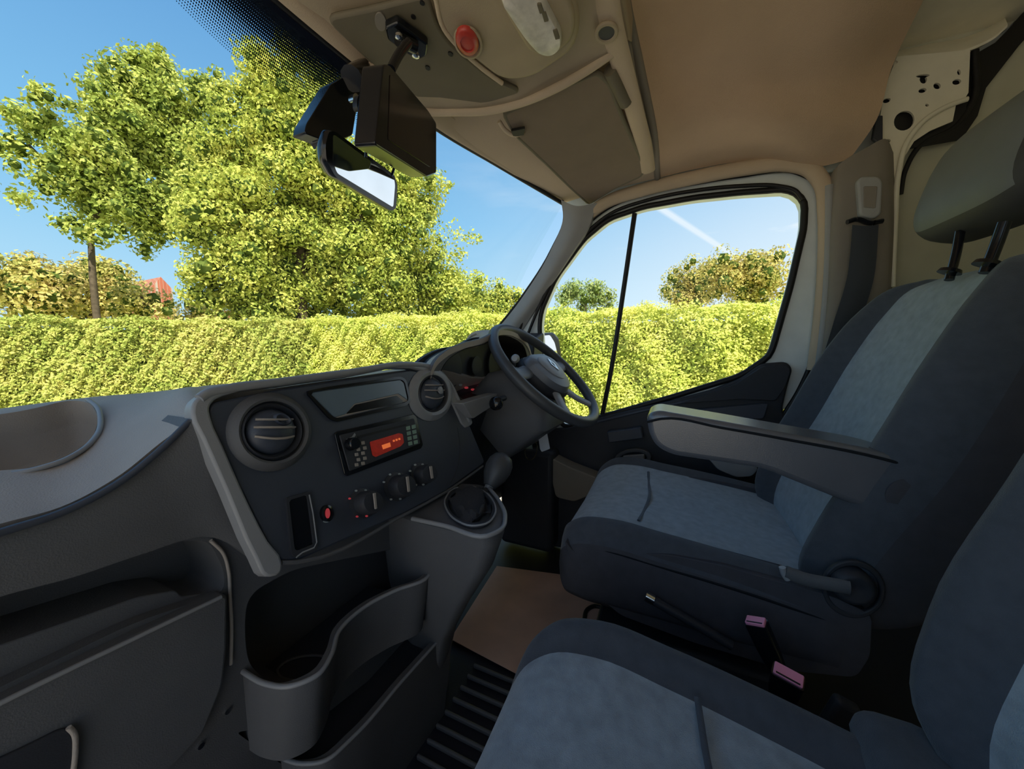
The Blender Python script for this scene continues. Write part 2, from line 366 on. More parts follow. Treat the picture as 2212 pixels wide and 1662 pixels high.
rr = [[p+V((0, -.004, 0)) for p in L5],
      [V((-.92, .04, 1.43)), V((-.5, .03, 1.47)), V((0, .03, 1.49)), P(1400, 0, Z=1.49), P(1450, 170, Z=1.46), P(1480, 275, Z=1.40), P(1500, 366, X=.825)],
      [V((-.92, -.15, 1.43)), V((-.5, -.15, 1.48)), V((0, -.15, 1.50)), P(1620, 0, Z=1.50), P(1640, 170, Z=1.455), P(1650, 260, Z=1.39), P(1650, 346, X=.83)],
      [V((-.92, -.30, 1.43)), V((-.5, -.30, 1.48)), V((0, -.30, 1.50)), P(1830, 0, Z=1.50), P(1790, 170, Z=1.45), P(1775, 270, Z=1.375), P(1760, 362, X=.83)],
      [V((-.92, -.44, 1.43)), V((-.5, -.44, 1.48)), V((0, -.44, 1.50)), P(1995, 0, Y=-.45), P(1925, 150, Y=-.45), P(1893, 260, Y=-.44), P(1835, 345, X=.815)]]
loft('roof_lining', rr, (0, 0, .012), M['roof_cloth'], ceil, 8, 8)
# rail over the door opening and down to the waist: the brown edge of the lining
tube('lining_edge', PL([(1262, 470), (1310, 437), (1390, 410), (1500, 384), (1620, 362), (1700, 354), (1750, 366), (1778, 400), (1786, 460), (1786, 560), (1775, 700), (1762, 800)], X=.835), (.016, .022), M['headliner'], ceil, 12, flat=(1, 0, 0))
# ---- header rail and A pillar
hd = thing('trim_1', (.85, .5, .9), 'pale trim of the windscreen header and right pillar', 'pillar trim', kind='structure')
h1 = HF; h2 = [p+V((0, -.035, .022)) for p in HF]; h0 = [p+V((0, .012, .02)) for p in HF]
loft('header_rail', [h0, h1, h2], (0, .0, .012), M['headliner'], hd, 6, 4)
pa = [P(1212, 432, X=.80), P(1216, 470, X=.81), P(1190, 540, X=.825), P(1130, 640, X=.84), P(1062, 728, X=.85), P(1030, 770, X=.85)]
pm = [P(1245, 445, X=.80), P(1246, 480, X=.805), P(1215, 545, X=.815), P(1155, 645, X=.825), P(1092, 728, X=.83), P(1060, 770, X=.83)]
pb = [P(1290, 438, X=.82), P(1272, 490, X=.825), P(1240, 540, X=.83), P(1175, 640, X=.845), P(1118, 728, X=.85), P(1090, 770, X=.85)]
loft('pillar_cover', [pa, pm, pb], (.02, 0, 0), M['pillar_trim'], hd, 8, 6)
# ---- windscreen
ws = thing('window_1', (0, .9, .75), 'windscreen glass', 'windscreen', kind='structure')
top = [p+V((0, .01, .012)) for p in HF]; base = [V((-.95, .66, .79)), V((-.5, .88, .72)), V((-.1, .97, .70)), V((.15, .97, .70)), V((.42, .92, .71)), V((.66, .83, .76)), V((.90, .70, .80))]
top[-1] = P(1217, 438, X=.83); mid = [top[i].lerp(base[i], .5)+V((0, .02, .012)) for i in range(7)]
g = grid([top, mid, base], 8, 8); R_, C_ = len(g), len(g[0])
mk('glass_pane', [p for r in g for p in r], [(i*C_+j, i*C_+j+1, (i+1)*C_+j+1, (i+1)*C_+j) for i in range(R_-1) for j in range(C_-1)], M['glass'], ws)
tube('glass_seal', [top[5], top[6], P(1219, 470, X=.84), P(1191, 540, X=.85), P(1128, 640, X=.86), P(1058, 728, X=.87), P(1020, 775, X=.87)], .0045, M['seal'], ws, 8)
tube('header_seal', [p+V((0, .0, -.004)) for p in top], .007, M['seal'], ws, 8)
def fritband(name, i0, i1, depth, n=40):
    """printed dot band on the inner face of the glass under the header"""
    t = resample(cr1(top, 8), 97, False)[i0:i1]; m = resample(cr1(mid, 8), 97, False)[i0:i1]; K = 12; vs = []; uvs = []
    for k in range(K+1):
        for j in range(len(t)):
            s = k/K; w = depth(j/(len(t)-1)); q = t[j].lerp(m[j], s*w); q = q+V((0, .02, .012))*(4*(s*w*.5)*(1-s*w*.5)) - V((0, .0015, .0015))
            vs.append(q); uvs.append((j/(len(t)-1), 1-s))
    C = len(t); fs = [(k*C+j, k*C+j+1, (k+1)*C+j+1, (k+1)*C+j) for k in range(K) for j in range(C-1)]
    o = mk(name, vs, fs, M['frit'], ws); me = o.data; uv = me.uv_layers.new(name='UVMap')
    for l in me.loops: uv.data[l.index].uv = uvs[l.vertex_index]
    return o
fritband('printed_dot_band', 20, 66, lambda s: .10+.20*math.exp(-((s-.62)/.30)**2))
# ---- floor-to-roof sides, mostly out of view: near (left) side, its door left off to let in light, firewall, roof skin
tag(prism('wall_left', [V((-.93, y, z)) for y, z in ((-.85, -.02), (-.85, 1.62), (-.37, 1.62), (-.40, .8), (-.37, -.02))], (-.04, 0, 0), M['bulkhead_paint']), kind='structure')
tag(rbox('wall_front', (0, 1.02, .33), (1.86, .04, .74), M['dash_black'], bevel=0), kind='structure')
roof = thing('wall_top', (0, -.1, 1.6), 'painted roof skin above the lining', 'roof', kind='structure')
rbox('roof_skin', (0, -.24, 1.62), (1.94, 1.42, .02), M['paint_beige'], roof, bevel=0)
prism('cant_rail', [V((.905, y, z)) for y, z in ((-.85, 1.62), (.44, 1.62), (.44, 1.42), (.41, 1.36), (.38, 1.315), (.30, 1.30), (.1, 1.295), (-.36, 1.315), (-.37, 1.33), (-.85, 1.33))], (.02, 0, 0), M['paint'], roof)
prism('cant_rail', [V((-.95, y, z)) for y, z in ((-.85, 1.62), (.47, 1.62), (.56, 1.36), (.43, 1.345), (.1, 1.33), (-.85, 1.33))], (.02, 0, 0), M['paint'], roof)
loft('brow_panel', [[p+V((0, .016, .016)) for p in HF[:-1]]+[HF[-1]+V((0, .016, .035)), V((.95, .45, 1.40))], [V((p.x, .50, 1.62)) for p in HF[:-1]]+[V((.85, .45, 1.62)), V((.95, .45, 1.62))]], (0, .01, 0), M['paint'], roof)
# ---- bulkhead behind the seats
bh = thing('wall_back', (0, -.8, 0), 'painted steel bulkhead behind the seats', 'bulkhead', kind='structure')
prism('bulkhead_sheet', [V((-.95, -.92, -.02)), V((.98, -.92, -.02)), V((.98, -.92, 1.62)), V((-.95, -.92, 1.62))], (0, -.02, 0), M['bulkhead_paint'], bh)

# ---- B pillar
bp = thing('wall_right', (.85, -.5, 0), 'right door pillar', 'door pillar', kind='structure')
prism('pillar_skin', [V((.93, y, z)) for y, z in ((-.36, -.02), (-.36, 1.5), (-.90, 1.62), (-.92, -.02))], (.03, 0, 0), M['bulkhead_paint'], bp)
q0 = PL([(1790, 388), (1786, 500), (1778, 640), (1760, 800), (1735, 930)], X=.835)
q1 = PL([(1812, 356), (1800, 480), (1792, 640), (1775, 800), (1750, 930)], X=.80)
q2 = PL([(1870, 320), (1862, 480), (1852, 640), (1840, 800), (1830, 930)], X=.79)
q3 = PL([(1912, 300), (1922, 480), (1915, 640), (1905, 800), (1900, 930)], X=.80)
q4 = PL([(1930, 330), (1934, 480), (1926, 640), (1915, 800), (1910, 930)], X=.83)
loft('pillar_cover', [q0, q1, q2, q3, q4], (.015, 0, 0), M['pillar_dark'], bp, 6, 6)
tube('light_edge_strip', PL([(1792, 400), (1791, 520), (1784, 660), (1766, 810), (1748, 900)], X=.815), (.007, .010), M['pillar_trim'], bp, 8, flat=(1, 0, 0))
plate = PL([(1938, 122), (2096, 108), (2092, 200), (2085, 212), (2066, 222), (2058, 262), (2010, 282), (1975, 305), (1950, 345), (1938, 400), (1932, 480), (1926, 640), (1908, 640), (1914, 380), (1905, 318), (1896, 300), (1905, 230), (1915, 180)], X=.83)
pp = prism('steel_plate', plate, (.006, 0, 0), M['paint_beige'], bp)
cut = []
for x, y, a, b, r in ((1958, 256, 24, 20, -.7), (1920, 212, 9, 5, -.4), (1920, 302, 9, 5, -.4), (1998, 190, 9, 5, -.3), (2030, 180, 8, 7, 0), (2073, 171, 10, 6, -.3), (2078, 150, 4, 6, 0), (2008, 222, 4, 3, 0), (2000, 166, 8, 9, 0), (1999, 158, 15, 3.5, -.1), (1938, 128, 6, 4, 0)):
    l = ell(x, y, a, b, 20, r, X=.82); cut.append(prism('c', l, (.03, 0, 0), M['seal']))
carve(pp, cut)
tube('plate_rib', PL([(2090, 214), (2050, 228), (1995, 262), (1958, 310), (1942, 370), (1934, 480), (1928, 620)], X=.825), .006, M['paint_beige'], bp, 8)
prism('dark_hole_backing', PL([(1900, 135), (2090, 118), (2086, 300), (1910, 330)], X=.845), (.004, 0, 0), M['seal'], bp)
prism('roof_side_panel', PL([(1920, 150), (2100, 112), (2175, 62), (2300, -60), (2300, -160), (1960, -120)], X=.895), (.01, 0, 0), M['bulkhead_paint'], bp)
loft('roof_ledge', [PL([(1925, 142), (2010, 124), (2098, 108), (2150, 82), (2176, 58)], X=.835), PL([(1925, 128), (2010, 110), (2095, 94), (2145, 70), (2172, 48)], X=.86), PL([(1930, 118), (2010, 100), (2090, 84), (2140, 62), (2170, 40)], X=.89)], (0, 0, .006), M['paint_beige'], bp)
prism('gap_shade', PL([(2092, 125), (2150, 92), (2180, 62), (2260, -30), (2290, 0), (2200, 100), (2130, 190), (2112, 250), (2085, 290), (2060, 262), (2090, 210)], X=.868), (.008, 0, 0), M['seal'], bp)  # black sheet put in for the shade of the diagonal gap
prism('inner_side_sheet', PL([(1935, 330), (2060, 262), (2110, 200), (2160, 130), (2240, 30), (2330, 30), (2330, 700), (1925, 700)], X=.885), (.01, 0, 0), M['bulkhead_paint'], bp)
tube('dark_gap', PL([(2105, 110), (2098, 225), (2060, 275), (1990, 312), (1955, 370), (1946, 420)], X=.850), (.008, .005), M['seal'], bp, 8)  # black tube standing in for the shaded gap under the plate's arc
prism('black_bracket', PL([(1892, 250), (1908, 248), (1908, 318), (1884, 300)], X=.81), (.01, 0, 0), M['dash_black'], bp, .003)
# ---- driver's door
dr = thing('door_1', (.85, 0, .1), "driver's door with a quarter light", 'door', kind='structure')
WIN = rnd(PL([(1166, 700), (1172, 668), (1202, 600), (1262, 518), (1315, 474), (1390, 448), (1500, 428), (1600, 417), (1705, 410), (1736, 432), (1736, 490), (1706, 620), (1664, 768), (1600, 812), (1450, 858), (1300, 900), (1225, 925), (1178, 880)], X=.86), .02)
FO = rnd(PL([(1122, 700), (1140, 655), (1180, 580), (1245, 500), (1310, 448), (1400, 415), (1500, 396), (1600, 382), (1715, 372), (1766, 400), (1772, 470), (1770, 600), (1752, 780), (1712, 870), (1600, 960), (1300, 1000), (1170, 980), (1130, 860)], X=.86), .03)
ring('door_frame', FO, WIN, (.05, 0, 0), M['paint'], dr, 120)
# inner black band: rubber run channel round the glass, then the outer seal
WI = [p+V((-.004, 0, 0)) for p in WIN]
tube('glass_channel', resample(WI, 70), .0095, M['seal'], dr, 8, True, 2)
FS = PL([(1115, 728), (1150, 650), (1192, 578), (1250, 503), (1312, 450), (1400, 416), (1500, 396), (1600, 380), (1712, 370), (1764, 398), (1774, 470), (1771, 600), (1755, 775), (1722, 850), (1690, 900)], X=.845)
tube('door_seal', FS, .0065, M['seal'], dr, 8)
FS2 = PL([(1138, 728), (1165, 662), (1202, 592), (1262, 508), (1318, 462), (1400, 432), (1500, 412), (1600, 402), (1680, 402), (1718, 412), (1734, 432)], X=.845)
tube('inner_seal', FS2, .006, M['seal'], dr, 8)
tube('divider_bar', PL([(1371, 462), (1345, 640), (1322, 790), (1300, 902)], X=.862), (.010, .0085), M['seal'], dr, 10, flat=(1, 0, 0))
c = sum(WIN, V())/len(WIN)
mk('door_glass', [p+V((.012, 0, 0)) for p in WIN], [tuple(range(len(WIN)))], M['glass'], dr, False)
trim = [(1150, 930), (1230, 925), (1300, 902), (1380, 882), (1450, 866), (1540, 842), (1600, 818), (1645, 786), (1700, 782), (1713, 797), (1702, 835), (1690, 885), (1720, 960), (1720, 1250), (1180, 1180), (1140, 1050)]
prism('door_trim', rnd(PL(trim, X=.835), .015), (.022, 0, 0), M['dash_black'], dr, .006)
prism('sail_panel', rnd(PL([(1590, 830), (1648, 792), (1697, 788), (1708, 800), (1696, 836), (1675, 866), (1600, 862), (1470, 872)], X=.822), .01), (.02, 0, 0), M['dash_black'], dr, .005)
tube('sill_strip', PL([(1290, 912), (1380, 890), (1480, 868), (1560, 846), (1620, 818), (1650, 794)], X=.838), .006, M['fascia'], dr, 8)
prism('door_grab_ledge', rnd(PL([(1400, 895), (1660, 872), (1650, 905), (1420, 915)], X=.81), .008), (.03, 0, 0), M['fascia'], dr, .005)
prism('switch_panel', rnd(PL([(1310, 934), (1385, 924), (1390, 948), (1315, 958)], X=.80), .006), (.04, 0, 0), M['fascia'], dr, .004)
ring('handle_surround', ell(1367, 992, 40, 22, 30, -.1, X=.81), ell(1367, 992, 30, 14, 30, -.1, X=.81), (.02, 0, 0), M['dash_dark'], dr, 40, .003)
prism('door_handle', rnd(PL([(1345, 985), (1392, 982), (1392, 996), (1348, 1000)], X=.805), .004), (.012, 0, 0), M['silver_trim'], dr, .003)
prism('door_pull', rnd(PL([(1525, 985), (1640, 1012), (1625, 1030), (1590, 1032), (1550, 1015)], X=.74), .01), (.09, 0, 0), M['silver_trim'], dr, .006)
prism('door_pocket', rnd(PL([(1180, 985), (1230, 1010), (1295, 1035), (1300, 1060), (1240, 1085), (1200, 1075)], X=.76), .015), (.07, 0, 0), M['pillar_dark'], dr, .008)
# outside door mirror
om = thing('door_mirror', (1.0, .52, .8), 'black door mirror seen outside through the quarter light behind the steering wheel', 'mirror')
mp_ = (P(1185, 745, X=1.0), V((-.35, -.94, 0)).normalized())
mo = rnd(PL([(1150, 722), (1198, 718), (1210, 732), (1216, 775), (1208, 800), (1150, 790)], pl=mp_), .012)
prism('housing', mo, V((.02, .07, 0)), M['gloss_black'], om, .012)
prism('mirror_glass', rnd(PL([(1150, 728), (1188, 724), (1198, 740), (1206, 772), (1200, 790), (1150, 782)], pl=(mp_[0]-V((0, .004, 0)), mp_[1])), .01), V((0, .003, 0)), M['mirror'], om)
# ================================================================== OVERHEAD
oc = thing('overhead_console', (0, .3, 1.35), 'moulded brown overhead console above the windscreen with a lamp and red button', 'overhead console')
def Q(pts, z=1.36): return PL(pts, Z=z)
# moulded shelf: front bow lip down the middle of the roof
sh0 = [V((-.62, .30, 1.36)), V((-.40, .50, 1.35)), P(640, 5, Z=1.345), P(700, 45, Z=1.345), P(800, 140, Z=1.34), P(905, 236, Z=1.33), P(990, 241, Z=1.33), P(1050, 239, Z=1.33), P(1130, 220, Z=1.335), P(1205, 188, Z=1.345), P(1270, 150, Z=1.36), P(1325, 112, Z=1.375)]
out = [V((-.62, .10, 1.36)), *sh0, P(1352, 90, Z=1.39), V((.30, .10, 1.40)), V((-.1, .10, 1.38))]
def lid(name, outline, z0, z1, m, bevel):
    a = [V((p.x, p.y, z0 if isinstance(z0, float) else p.z)) for p in outline]; return prism(name, a, (0, 0, z1), m, oc, bevel)
prism('shelf_moulding', [p for p in out], (0, .0, .05), M['console_plastic'], oc, .008, 3)
tube('shelf_lip', sh0[4:], .009, M['headliner'], oc, 10)
tube('console_rail', [P(1300, -60, Z=1.38), P(1322, 60, Z=1.375), P(1338, 120, Z=1.375), P(1365, 220, Z=1.36), P(1392, 320, Z=1.345), P(1400, 368, Z=1.335)], (.020, .010), M['headliner'], oc, 12, flat=(0, 1, 0))
tube('rail_gap', [P(1335, -60, Z=1.42), P(1352, 60, Z=1.41), P(1372, 180, Z=1.395), P(1410, 330, Z=1.37), P(1418, 375, Z=1.36)], .006, M['pillar_dark'], oc, 8)
prism('recess_shade_panel', rnd(Q([(700, 42), (800, 22), (925, -10), (945, 60), (975, 100), (1062, 170), (1130, 200), (1050, 225), (925, 225), (880, 200), (790, 128)], 1.333), .02), (0, 0, .01), M['console_recess'], oc, .004)  # flat panel; the shade of the recess is put into its darker colour
prism('raised_panel', rnd(Q([(925, -20), (1230, -60), (1255, 60), (1240, 112), (1150, 172), (1085, 178), (1035, 140), (955, 75)], 1.322), .03), (0, 0, .02), M['console_plastic'], oc, .01, 4)
prism('lamp_bezel', rnd(Q([(1060, -40), (1205, -70), (1245, 40), (1238, 90), (1190, 125), (1145, 118), (1090, 30)], 1.316), .025), (0, 0, .012), M['console_plastic'], oc, .006, 3)
tube('panel_step', Q([(940, -10), (958, 60), (1000, 110), (1042, 148), (1085, 180)], 1.324), .004, M['headliner'], oc, 8)
for x, y, r in ((1310, 74, 24),):
    l = ell(x, y, r+3, r-2, 28, -.5, Z=1.36); ring('hole_rim', l, ell(x, y, r-6, r-9, 28, -.5, Z=1.36), (0, 0, .006), M['console_plastic'], oc, 40, .002)
    prism('hole', ell(x, y, r-5, r-8, 28, -.5, Z=1.362), (0, 0, .004), M['dash_black'], oc)
for x, y in ((912, 8), (893, 38), (973, 118), (924, 148)):
    prism('clip_hole', ell(x, y, 6, 4, 12, .6, Z=1.331), (0, 0, .004), M['seal'], oc)
prism('old_socket_mark', ell(822, 48, 12, 20, 20, -.2, Z=1.331), (0, 0, .003), M['pillar_dark'], oc)
rb = thing('roof_button', P(1011, 88, Z=1.32), 'round red button set into the brown overhead console', 'button')
l = ell(1011, 89, 29, 37, 36, -.5, Z=1.318); dome('bezel', l, [(1, 0), (1.0, -.003), (.86, -.004), (.84, 0)], (0, 0, 1), M['console_plastic'], rb)
l = ell(1009, 86, 23, 31, 36, -.5, Z=1.315); dome('cap', l, [(1, .002), (1, -.003), (.9, -.006), (.6, -.007), (.58, -.005), (.3, -.0055), (0, -.006)], (0, 0, 1), M['red_button'], rb)
il = thing('interior_lamp', P(1150, 50, Z=1.31), 'long rounded translucent roof lamp in the overhead console', 'lamp')
ll = rnd(Q([(1078, -12), (1105, -24), (1150, -24), (1178, 0), (1214, 70), (1212, 98), (1190, 114), (1165, 108), (1135, 75)], 1.312), .02)
dome('lens', ll, [(1, .004), (1, -.003), (.94, -.009), (.7, -.011), (0, -.011)], (0, 0, 1), M['lamp_lens'], il)
for i, (x, y) in enumerate(((1166, 20), (1176, 38), (1200, 76))):
    prism('lamp_switch', rnd(PL([(x-6, y-10), (x+3, y-10), (x+9, y+8), (x, y+10)], Z=1.3005), .001), (0, 0, .003), M['console_recess'], il)
# ---- sun visor
sv = thing('sun_visor', P(1240, 280, Z=1.36), 'large folded brown sun visor above the driver', 'sun visor')
VP = [P(1088, 236, Z=1.352), P(1290, 145, Z=1.372), P(1316, 170, Z=1.372), P(1348, 255, Z=1.36), P(1392, 352, Z=1.345), P(1386, 372, Z=1.342), P(1330, 398, Z=1.338), P(1272, 434, Z=1.328), P(1235, 400, Z=1.33), P(1180, 345, Z=1.336), P(1112, 280, Z=1.345)]
prism('visor_board', rnd([p+V((0, 0, -.012)) for p in VP], .012), (0, 0, .014), M['visor_vinyl'], sv, .006, 3)
tube('visor_edge', [p+V((0, 0, -.008)) for p in rnd(VP, .012, 2)], .0055, M['console_recess'], sv, 8, True, 1)
tube('clip', [P(1078, 262, Z=1.345), P(1092, 282, Z=1.335), P(1112, 292, Z=1.332), P(1132, 286, Z=1.335)], .005, M['headliner'], sv, 8)
prism('clip_pin', rnd(PL([(1104, 284), (1134, 278), (1132, 292), (1110, 298)], Z=1.328), .002), (0, 0, .006), M['seal'], sv, .002)
tube('hinge', [P(1318, 150, Z=1.37), P(1342, 200, Z=1.36), P(1352, 222, Z=1.355)], .014, M['console_recess'], sv, 10)
# ---- rear-view mirror
rm = thing('rear_view_mirror', P(780, 360, Y=.48), 'black framed rear-view mirror hanging at the windscreen, showing blue sky', 'mirror')
mc = P(785, 375, Y=.48); pm = (mc, ((CAM-mc).normalized()+(V((.86, -.06, 1.26))-mc).normalized()).normalized())   # turned so that it shows the driver's window
mo = rnd(PL([(708, 281), (722, 282), (852, 378), (859, 400), (856, 452), (845, 457), (722, 382), (702, 345), (700, 310)], pl=pm), .006)
dome('shell', mo, [(.98, -.001), (1, .002), (1, .010), (.8, .030), (.4, .036), (0, .036)], pm[1] if pm[1].y > 0 else -pm[1], M['gloss_black'], rm)
nb = pm[1] if pm[1].y > 0 else -pm[1]
prism('mirror_glass', rnd([p-nb*.0015 for p in PL([(718, 289), (850, 386), (852, 400), (848, 448), (726, 374), (718, 350)], pl=pm)], .005), nb*.001, M['mirror'], rm)
stalk = PL([(748, 163), (790, 158), (806, 176), (770, 240), (762, 292), (744, 300), (718, 292), (704, 318), (698, 303), (658, 288), (662, 268), (715, 182)], Y=.56)
prism('mirror_mount', rnd(stalk, .006), (0, .03, 0), M['gloss_black'], rm, .006)
tube('mount_arm', [P(760, 170, Y=.545), P(800, 150, Y=.57)], .02, M['gloss_black'], rm, 10)
prism('mount_pin', ell(768, 210, 6, 9, 12, 0, Y=.495), (0, .01, 0), M['chrome'], rm)
# ---- reversing monitor
mn = thing('reversing_monitor', P(870, 260, Y=.40), 'flat black reversing monitor on an arm beside the rear-view mirror', 'monitor')
pn = plane3(P(835, 150, Y=.36), P(830, 300, Y=.36), P(940, 260, Y=.40)); nb = pn[1] if pn[1].y > 0 else -pn[1]
fo = rnd(PL([(828, 138), (842, 140), (925, 238), (943, 266), (943, 374), (922, 382), (826, 322), (810, 312)], pl=pn), .006)
prism('case', fo, nb*.030, M['gloss_black'], mn, .004, 3)
prism('screen', rnd([p-nb*.001 for p in PL([(842, 160), (918, 248), (932, 272), (930, 362), (838, 302)], pl=pn)], .003), nb*.001, M['screen'], mn)
tube('arm', [P(845, 150, Y=.385), P(862, 118, Y=.385), P(882, 92, Y=.385)], .0065, M['gloss_black'], mn, 10)
br = rnd(PL([(832, 62), (858, 50), (925, 98), (922, 122), (905, 130), (880, 118), (838, 88)], Z=1.315), .004)
prism('bracket', br, (0, 0, .014), M['gloss_black'], mn, .003)
lathe('clamp', P(878, 92, Z=1.305), (1, -.3, .2), [(.0, -.016), (.010, -.016), (.010, .016), (0, .016)], M['gloss_black'], mn, 20)
for x, y in ((862, 82), (898, 122)): lathe('screw', P(x, y, Z=1.300), (0, 0, -1), [(0, -.004), (.006, -.004), (.006, 0), (.002, .002), (0, .002)], M['chrome'], mn, 14)
tube('lead', [P(792, 300, Y=.40), P(790, 340, Y=.41)], .002, M['gloss_black'], mn, 6)
tube('lead', [P(854, 346, Y=.42), P(852, 360, Y=.42), P(846, 380, Y=.42)], .002, M['gloss_black'], mn, 6)
prism('side_button', ell(778, 222, 7, 18, 16, 0, Y=.40), (0, .008, 0), M['seal'], mn)
# ================================================================== DASHBOARD
db = thing('dashboard', (0, .55, .05), 'wide dark grey moulded dashboard across the cab under the windscreen', 'dashboard')
FT = .25                                             # rake of the centre panel
FPL = (V((0, .47, .70)), V((0, -1, FT)).normalized()); FN = FPL[1]
def FP(pts, h=0): return [p+FN*h for p in PL(pts, pl=FPL)]
def FE(x, y, a, b, n=40, rot=0, h=0): return [p+FN*h for p in ell(x, y, a, b, n, rot, pl=FPL)]
# top pad
r0 = [V((-.93, .72, .72)), V((-.62, .84, .70)), V((-.36, .93, .69)), V((-.31, .94, .69)), V((-.25, .95, .69)), V((-.19, .96, .69)), V((-.13, .97, .69)), V((-.05, .97, .69)), V((.05, .97, .695)), V((.17, .96, .70)), V((.30, .95, .71)), V((.62, .84, .75)), V((.90, .70, .78))]
r1 = [V((-.93, .62, .735)), V((-.62, .70, .735)), P(0, 888, Y=.72), P(110, 872, Y=.73), P(215, 858, Y=.73), P(320, 848, Y=.72), P(400, 839, Y=.70), P(450, 833, Y=.68), P(600, 824, Y=.70), P(750, 808, Y=.71), P(880, 796, Y=.72), V((.60, .70, .77)), V((.90, .60, .80))]
r1b = [V((-.93, .52, .72)), V((-.62, .58, .725)), P(0, 958, Y=.62), P(120, 940, Y=.62), P(235, 918, Y=.60), P(335, 884, Y=.57), P(405, 856, Y=.54), P(450, 847, Y=.57), P(600, 830, Y=.58), P(750, 811, Y=.59), P(885, 796, Y=.60), V((.60, .62, .755)), V((.90, .52, .79))]
r2 = [V((-.93, .44, .66)), V((-.62, .46, .665)), P(0, 1132, Y=.49), P(130, 1096, Y=.49), P(245, 1036, Y=.49), P(345, 958, Y=.485), P(416, 902, Y=.48), P(432, 862, Y=.495), FP([(600, 836)], -.012)[0], FP([(750, 815)], -.012)[0], FP([(900, 796)], -.012)[0], V((.60, .55, .71)), V((.90, .46, .76))]
tp = loft('top_pad', [r0, r1, r1b, r2], (0, .03, -.055), M['dash_grey'], db, 6, 8)
# tray pocket in the pad before the passenger
oc_ = [(-300, 940), (60, 890), (150, 866), (198, 872), (217, 905), (202, 955), (130, 1000), (0, 1030), (-100, 1045), (-300, 1085)]
tpl = plane3(P(0, 888, Y=.71), P(217, 890, Y=.64), P(0, 1034, Y=.565)); tn = tpl[1] if tpl[1].z > 0 else -tpl[1]
def onpad(pts, h): return [p+tn*h for p in PL(pts, pl=tpl)]
carve(tp, [prism('c', rnd(onpad(oc_, .05), .02), tn*-.16, M['dash_grey'])])
pit = rnd(onpad(oc_, .002), .02)
dome('tray_pocket', pit, [(.99, .0), (1.01, -.03), (.96, -.05), (.88, -.066), (.80, -.072), (0, -.072)], tn, M['dash_grey'], db, cap=False)
tube('tray_rim', onpad([(0, 1032), (70, 1020), (135, 1000), (180, 975), (206, 950), (218, 905), (210, 882), (190, 866)], .002), .0026, M['silver_trim'], db, 8)
# bright seam between the pad and the lower panel
seamp = [p+V((0, -.006, 0)) for p in [r2[0], r2[1]]+PL([(0, 1146), (120, 1108), (240, 1048), (335, 975), (404, 908)], Y=.485)]
tube('pad_seam', seamp, .0035, M['fascia'], db, 8)
# dark lower panel
low0 = [V((-.93, .45, .655)), V((-.62, .465, .66)), P(0, 1148, Y=.485), P(130, 1106, Y=.485), P(245, 1046, Y=.485), P(345, 968, Y=.485), P(415, 905, Y=.475)]
low1 = [V((-.93, .46, .60)), V((-.62, .475, .60)), P(0, 1215, Y=.48), P(140, 1180, Y=.48), P(270, 1130, Y=.48), P(380, 1090, Y=.48), P(480, 1060, Y=.475)]
low2 = [V((-.93, .48, .52)), V((-.62, .49, .52)), P(0, 1290, Y=.485), P(150, 1250, Y=.485), P(300, 1200, Y=.485), P(440, 1160, Y=.485), P(560, 1215, Y=.475)]
loft('upper_panel', [low0, low1, low2], (0, .05, 0), M['dash_dark'], db, 8, 6)
# main lower face, pocket shelf carved out above the glovebox
face = [(-900, 1700), (-700, 1500), (-60, 1300), (150, 1240), (300, 1192), (400, 1160), (470, 1130), (560, 1190), (620, 1250), (700, 1225), (900, 1130), (1010, 1060), (1010, 1300), (960, 1420), (760, 1640), (600, 1900), (200, 2500), (-700, 2700)]
face = [V((-.93, .49, .54)), V((-.6, .49, .56)), *PL([(0, 1270), (300, 1180), (470, 1120), (560, 1160), (640, 1205), (860, 1110), (1010, 1050)], Y=.49), V((.17, .49, .02)), V((-.93, .49, .02))]
lf = prism('lower_face', face, (0, .10, 0), M['dash_dark'], db, .006)
shelf = rnd(PL([(-500, 1460), (0, 1292), (250, 1216), (400, 1172), (462, 1172), (494, 1235), (496, 1285), (300, 1352), (0, 1500), (-500, 1740)], Y=.48), .02)
bay = rnd(PL([(545, 1290), (640, 1235), (900, 1180), (985, 1200), (960, 1330), (800, 1420), (700, 1478), (600, 1490), (545, 1440), (538, 1360)], Y=.48), .02)
low = rnd(PL([(520, 1590), (700, 1560), (960, 1350), (960, 1420), (800, 1600), (700, 1680), (620, 1660)], Y=.48), .01)
carve(lf, [prism('c', shelf, (0, .085, 0), M['dash_black']), prism('c', bay, (0, .10, 0), M['dash_black']), prism('c', low, (0, .09, 0), M['dash_black'])])
prism('shelf_floor', rnd(PL([(-500, 1600), (0, 1395), (300, 1290), (380, 1276), (392, 1290), (440, 1283), (492, 1262), (494, 1290), (300, 1352), (0, 1500), (-500, 1740)], Y=.505), .004), (0, .07, 0), M['dash_dark'], db, .004)
tube('shelf_edge', PL([(455, 1168), (482, 1195), (494, 1235), (497, 1290), (500, 1350), (499, 1436)], Y=.487), .002, M['dash_grey'], db, 8)
gb = rnd(PL([(-500, 1790), (0, 1516), (300, 1370), (484, 1284), (492, 1290), (490, 1400), (482, 1480), (440, 1585), (370, 1662), (250, 1740), (0, 1860), (-500, 2150)], Y=.477), .006)
gd = prism('glovebox_door', gb, (0, .02, 0), M['dash_dark'], db, .005, 3)
tube('glovebox_edge', PL([(-400, 1730), (0, 1520), (300, 1375), (478, 1290)], Y=.476), .0022, M['silver_trim'], gd, 8)
hl = rnd(PL([(-60, 1668), (60, 1612), (130, 1577), (150, 1575), (158, 1600), (158, 1700), (-60, 1760)], Y=.474), .004)
prism('glovebox_handle', hl, (0, .01, 0), M['dash_black'], gd, .004)
